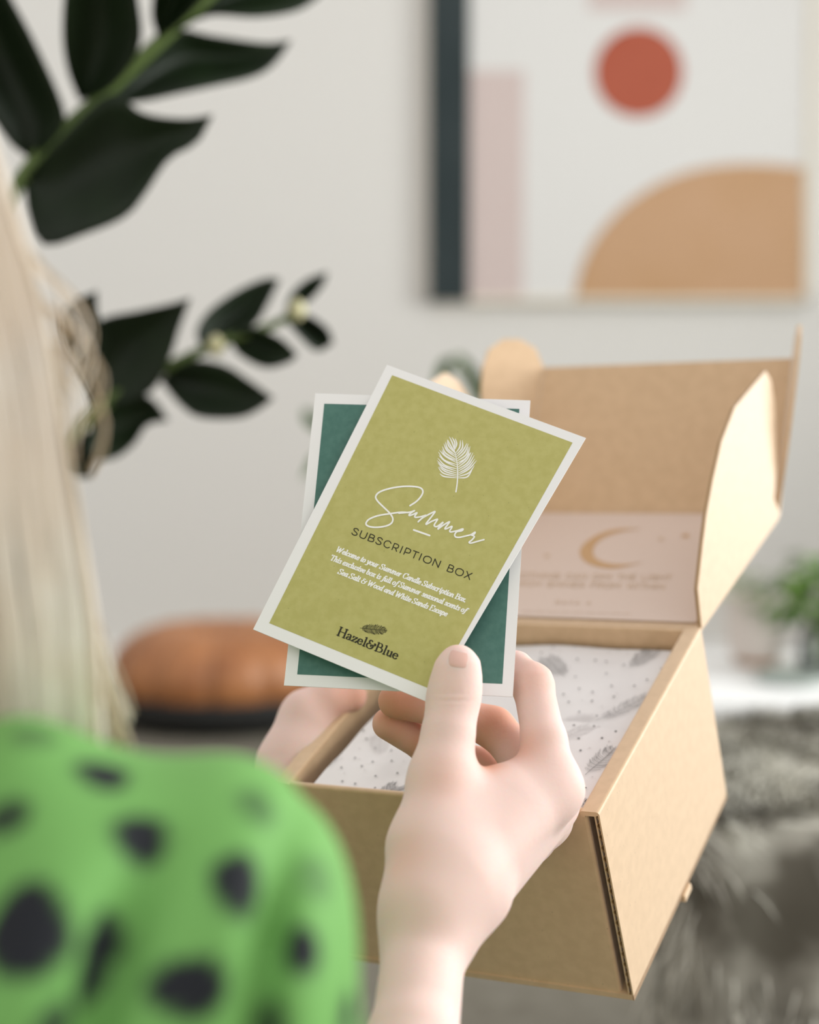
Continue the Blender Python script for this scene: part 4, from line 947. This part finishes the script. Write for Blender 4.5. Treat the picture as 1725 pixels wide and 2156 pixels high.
prims = [((-.225,.22,.525,.136),(-.22,.56,.505,.160),.05), ((-.34,.125,.56,.062),(-.14,.122,.455,.066),.04),
         ((-.105,.117,.437,.058),(-.076,.122,.440,.060),.02), ((-.076,.122,.440,.060),(-.068,.185,.455,.058),.02), ((-.068,.185,.455,.058),(-.050,.262,.485,.050),.02), ((-.050,.262,.485,.050),(-.042,.290,.50,.038),.01),
         ((-.345,.115,.565,.060),(-.315,.22,.66,.062),.02), ((-.315,.22,.66,.062),(-.300,.27,.72,.052),.02)]
v, q = cloth('blouse', prims, ((-.50,.04),(.02,.74),(.33,.82)), .0028, wr, None)
SP = [(210,1622,.0062,.42,1),(300,1768,.0056,.42,1),(64,1942,.0088,.42,1),(500,1860,.0060,.40,1),(655,2000,.0046,.42,1),(222,1985,.0052,.42,1),(200,2050,.0060,.42,1),(402,2090,.0062,.40,1),(545,1695,.0050,.40,.55),(672,1838,.0045,.40,.40),(745,2135,.0042,.43,1),(75,1540,.0045,.42,.5),(-10,1725,.0045,.41,.9),(120,2165,.0050,.41,.9),(560,2165,.0050,.40,.8)]
spot = np.zeros(len(v), np.float32)
P2 = np.stack([CX+FPX*v[:,0]/v[:,2], CY+FPX*v[:,1]/v[:,2]], 1)
occupied = []
for px, py, r, z, a in SP:
    d2 = np.hypot(P2[:,0]-px, P2[:,1]-py); cand = np.where(d2 < 14)[0]
    if len(cand) == 0: continue
    c_ = v[cand[np.argmin(v[cand,2])]]; occupied.append(c_)
    d = np.linalg.norm(v-c_, axis=1)+.0009*np.sin(v[:,0]*330+px)+.0009*np.sin(v[:,1]*300+py)
    np.maximum(spot, a*np.clip((r*1.28-d)/.0016+.5, 0, 1), out=spot)
rs = np.random.RandomState(2)
for _ in range(900):
    c_ = v[rs.randint(len(v))]
    if min(np.linalg.norm(c_-o_) for o_ in occupied) < .034: continue
    pp = (CX+FPX*c_[0]/c_[2], CY+FPX*c_[1]/c_[2])
    if -20 < pp[0] < 790 and 1500 < pp[1] < 2200 and c_[2] < .5: continue
    occupied.append(c_); d = np.linalg.norm(v-c_, axis=1); np.maximum(spot, np.clip((rs.uniform(.004,.007)-d)/.0016+.5, 0, 1), out=spot)
bl = mesh_obj('blouse', Wn(v), q, mat('green_blouse', (.16,.50,.10), .7, .25, sss=.0), None, True)
at = bl.data.attributes.new('spot', 'FLOAT', 'POINT'); at.data.foreach_set('value', spot.astype(np.float32))
bm_ = bl.data.materials[0]; nt = bm_.node_tree; b = nt.nodes['Principled BSDF']; an_ = nt.nodes.new('ShaderNodeAttribute'); an_.attribute_name = 'spot'
mx = nt.nodes.new('ShaderNodeMix'); mx.data_type = 'RGBA'; mx.inputs['A'].default_value = (.165,.39,.10,1); mx.inputs['B'].default_value = (.012,.014,.018,1)
nt.links.new(an_.outputs['Fac'], mx.inputs['Factor']); nt.links.new(mx.outputs['Result'], b.inputs['Base Color'])
anchor(bl, person)
# --- trousers
def grow(p, g): return (p[0],p[1],p[2],p[3]+g)
pr = []
for h_, k_, a_ in ((hipR,knR,anR),(hipL,knL,anL)): pr += [(grow(h_,.012),grow(k_,.010),.03), (grow(k_,.010),(a_[0],a_[1]-.05,a_[2],.044),.02)]
pr += [((-.225,.55,.50,.125),(-.215,.585,.51,.13),.03)]
v, q = cloth('trousers', pr, ((-.48,.12),(.20,.745),(.33,1.10)), .006, lambda x, y, z: (.003*np.sin(60*y+30*x)+0*z).astype(np.float32), None)
anchor(mesh_obj('trousers', Wn(v), q, M['trousers'], None, True), person)
# --- hair: a mass of long locks falling in front of the shoulder
hr = np.random.RandomState(11)
edge = np.array([(-130,-260),(-70,0),(0,290),(78,520),(128,700),(180,1010),(226,1300),(238,1560),(236,1800)], float)
def guide(u, w, y):                          # u: 0 at the outer edge .. 1 inwards, w: depth layer
    ex = np.interp(y, edge[:,1], edge[:,0])-34; z = .475+.035*w; return ex-u*640*(.62+.38*min(1,max(0,(y+260)/1500))), y, z
m = MB(); m2 = MB()
ys_ = np.linspace(-420, 1750, 26)
for i in range(1500):
    u = hr.rand()**1.25; w = hr.rand(); top = hr.uniform(-420,-120); L = hr.uniform(.9,1.0); a1, a2, f1_, f2_ = hr.rand()*6.28, hr.rand()*6.28, hr.uniform(.0015,.004), hr.uniform(.003,.008)
    am = 5+9*hr.rand(); pts = []
    for y in ys_:
        x_, y_, z_ = guide(u, w, y); x_ += am*math.sin(y*f1_+a1)+am*.4*math.sin(y*f2_+a2)
        if y < -150: x_ = x_*(1-(-150-y)/900)-(-150-y)*.55
        pts.append(W(P3(x_, y_, z_)))
    r_ = hr.uniform(.0007,.0016); (m if hr.rand() < .93 else m2).tube(pts, [r_]*22+[r_*.9,r_*.7,r_*.4,r_*.15], 5, flat=.55)
for i in range(18):                            # loose wispy ends, thinner and darker
    st_ = hr.uniform(480, 760); en_ = st_+hr.uniform(200,330); off = hr.uniform(5,115); pts = []
    for t in np.linspace(0, 1, 12):
        y = st_+(en_-st_)*t; x_, y_, z_ = guide(0, .3, y); x_ += off*math.sin(math.pi*t*.85)+hr.randn()*1.0-8*(1-t); pts.append(W(P3(x_, y_, .50)))
    (m2 if i % 3 else m).tube(pts, [.00038]*12, 4)
for i in range(34):
    st_ = hr.uniform(1280, 1400); en_ = st_+hr.uniform(160,260); off = hr.uniform(10,85); pts = []
    for t in np.linspace(0, 1, 12):
        y = st_+(en_-st_)*t; x_, y_, z_ = guide(0, .3, y); x_ += off*t**.8+hr.randn()*1.0; pts.append(W(P3(x_, y_, .52)))
    (m if i % 2 else m2).tube(pts, [.0004]*12, 4)
hc = W((-.222,-.115,.475))
hv = MB()
nA, nB = 36, 22
for j in range(nB+1):
    th_ = math.pi*.68*j/nB
    for i in range(nA):
        a = 2*math.pi*i/nA; rr_ = .103+.003*math.sin(i*5+j)
        hv.v.append((hc.x+rr_*.98*math.sin(th_)*math.cos(a), hc.y+rr_*1.08*math.sin(th_)*math.sin(a)-.012, hc.z+rr_*1.15*math.cos(th_)))
for j in range(nB):
    for i in range(nA):
        if 6 < i < 13 and j > 9: continue      # opening for the face
        hv.f.append((j*nA+i, j*nA+(i+1)%nA, (j+1)*nA+(i+1)%nA, (j+1)*nA+i))
m.add(hv.v, hv.f)
for i in range(520):
    a0 = hr.uniform(0, 2*math.pi); th0 = hr.uniform(.02,.25); th1 = math.pi*.68*hr.uniform(.85,1); pts = []; am = hr.uniform(-.12,.12)
    if math.sin(a0) > .65: th1 = math.pi*.36
    for t in np.linspace(0, 1, 14):
        th_ = th0+(th1-th0)*t; a = a0+am*math.sin(3*t); rr_ = .1045+.0015*math.sin(i+5*t)
        pts.append((hc.x+rr_*.98*math.sin(th_)*math.cos(a), hc.y+rr_*1.08*math.sin(th_)*math.sin(a)-.012, hc.z+rr_*1.15*math.cos(th_)))
    (m if i % 6 else m2).tube(pts, hr.uniform(.0008,.0018), 4, flat=.5)
hm = [M['hair'], M['hair2']]; n0 = len(m.v); nf0 = len(m.f)
hair = mesh_obj('hair', m.v+m2.v, m.f+[tuple(i+n0 for i in f) for f in m2.f], hm, None, True, midx=[0]*nf0+[1]*len(m2.f))
anchor(hair, person)
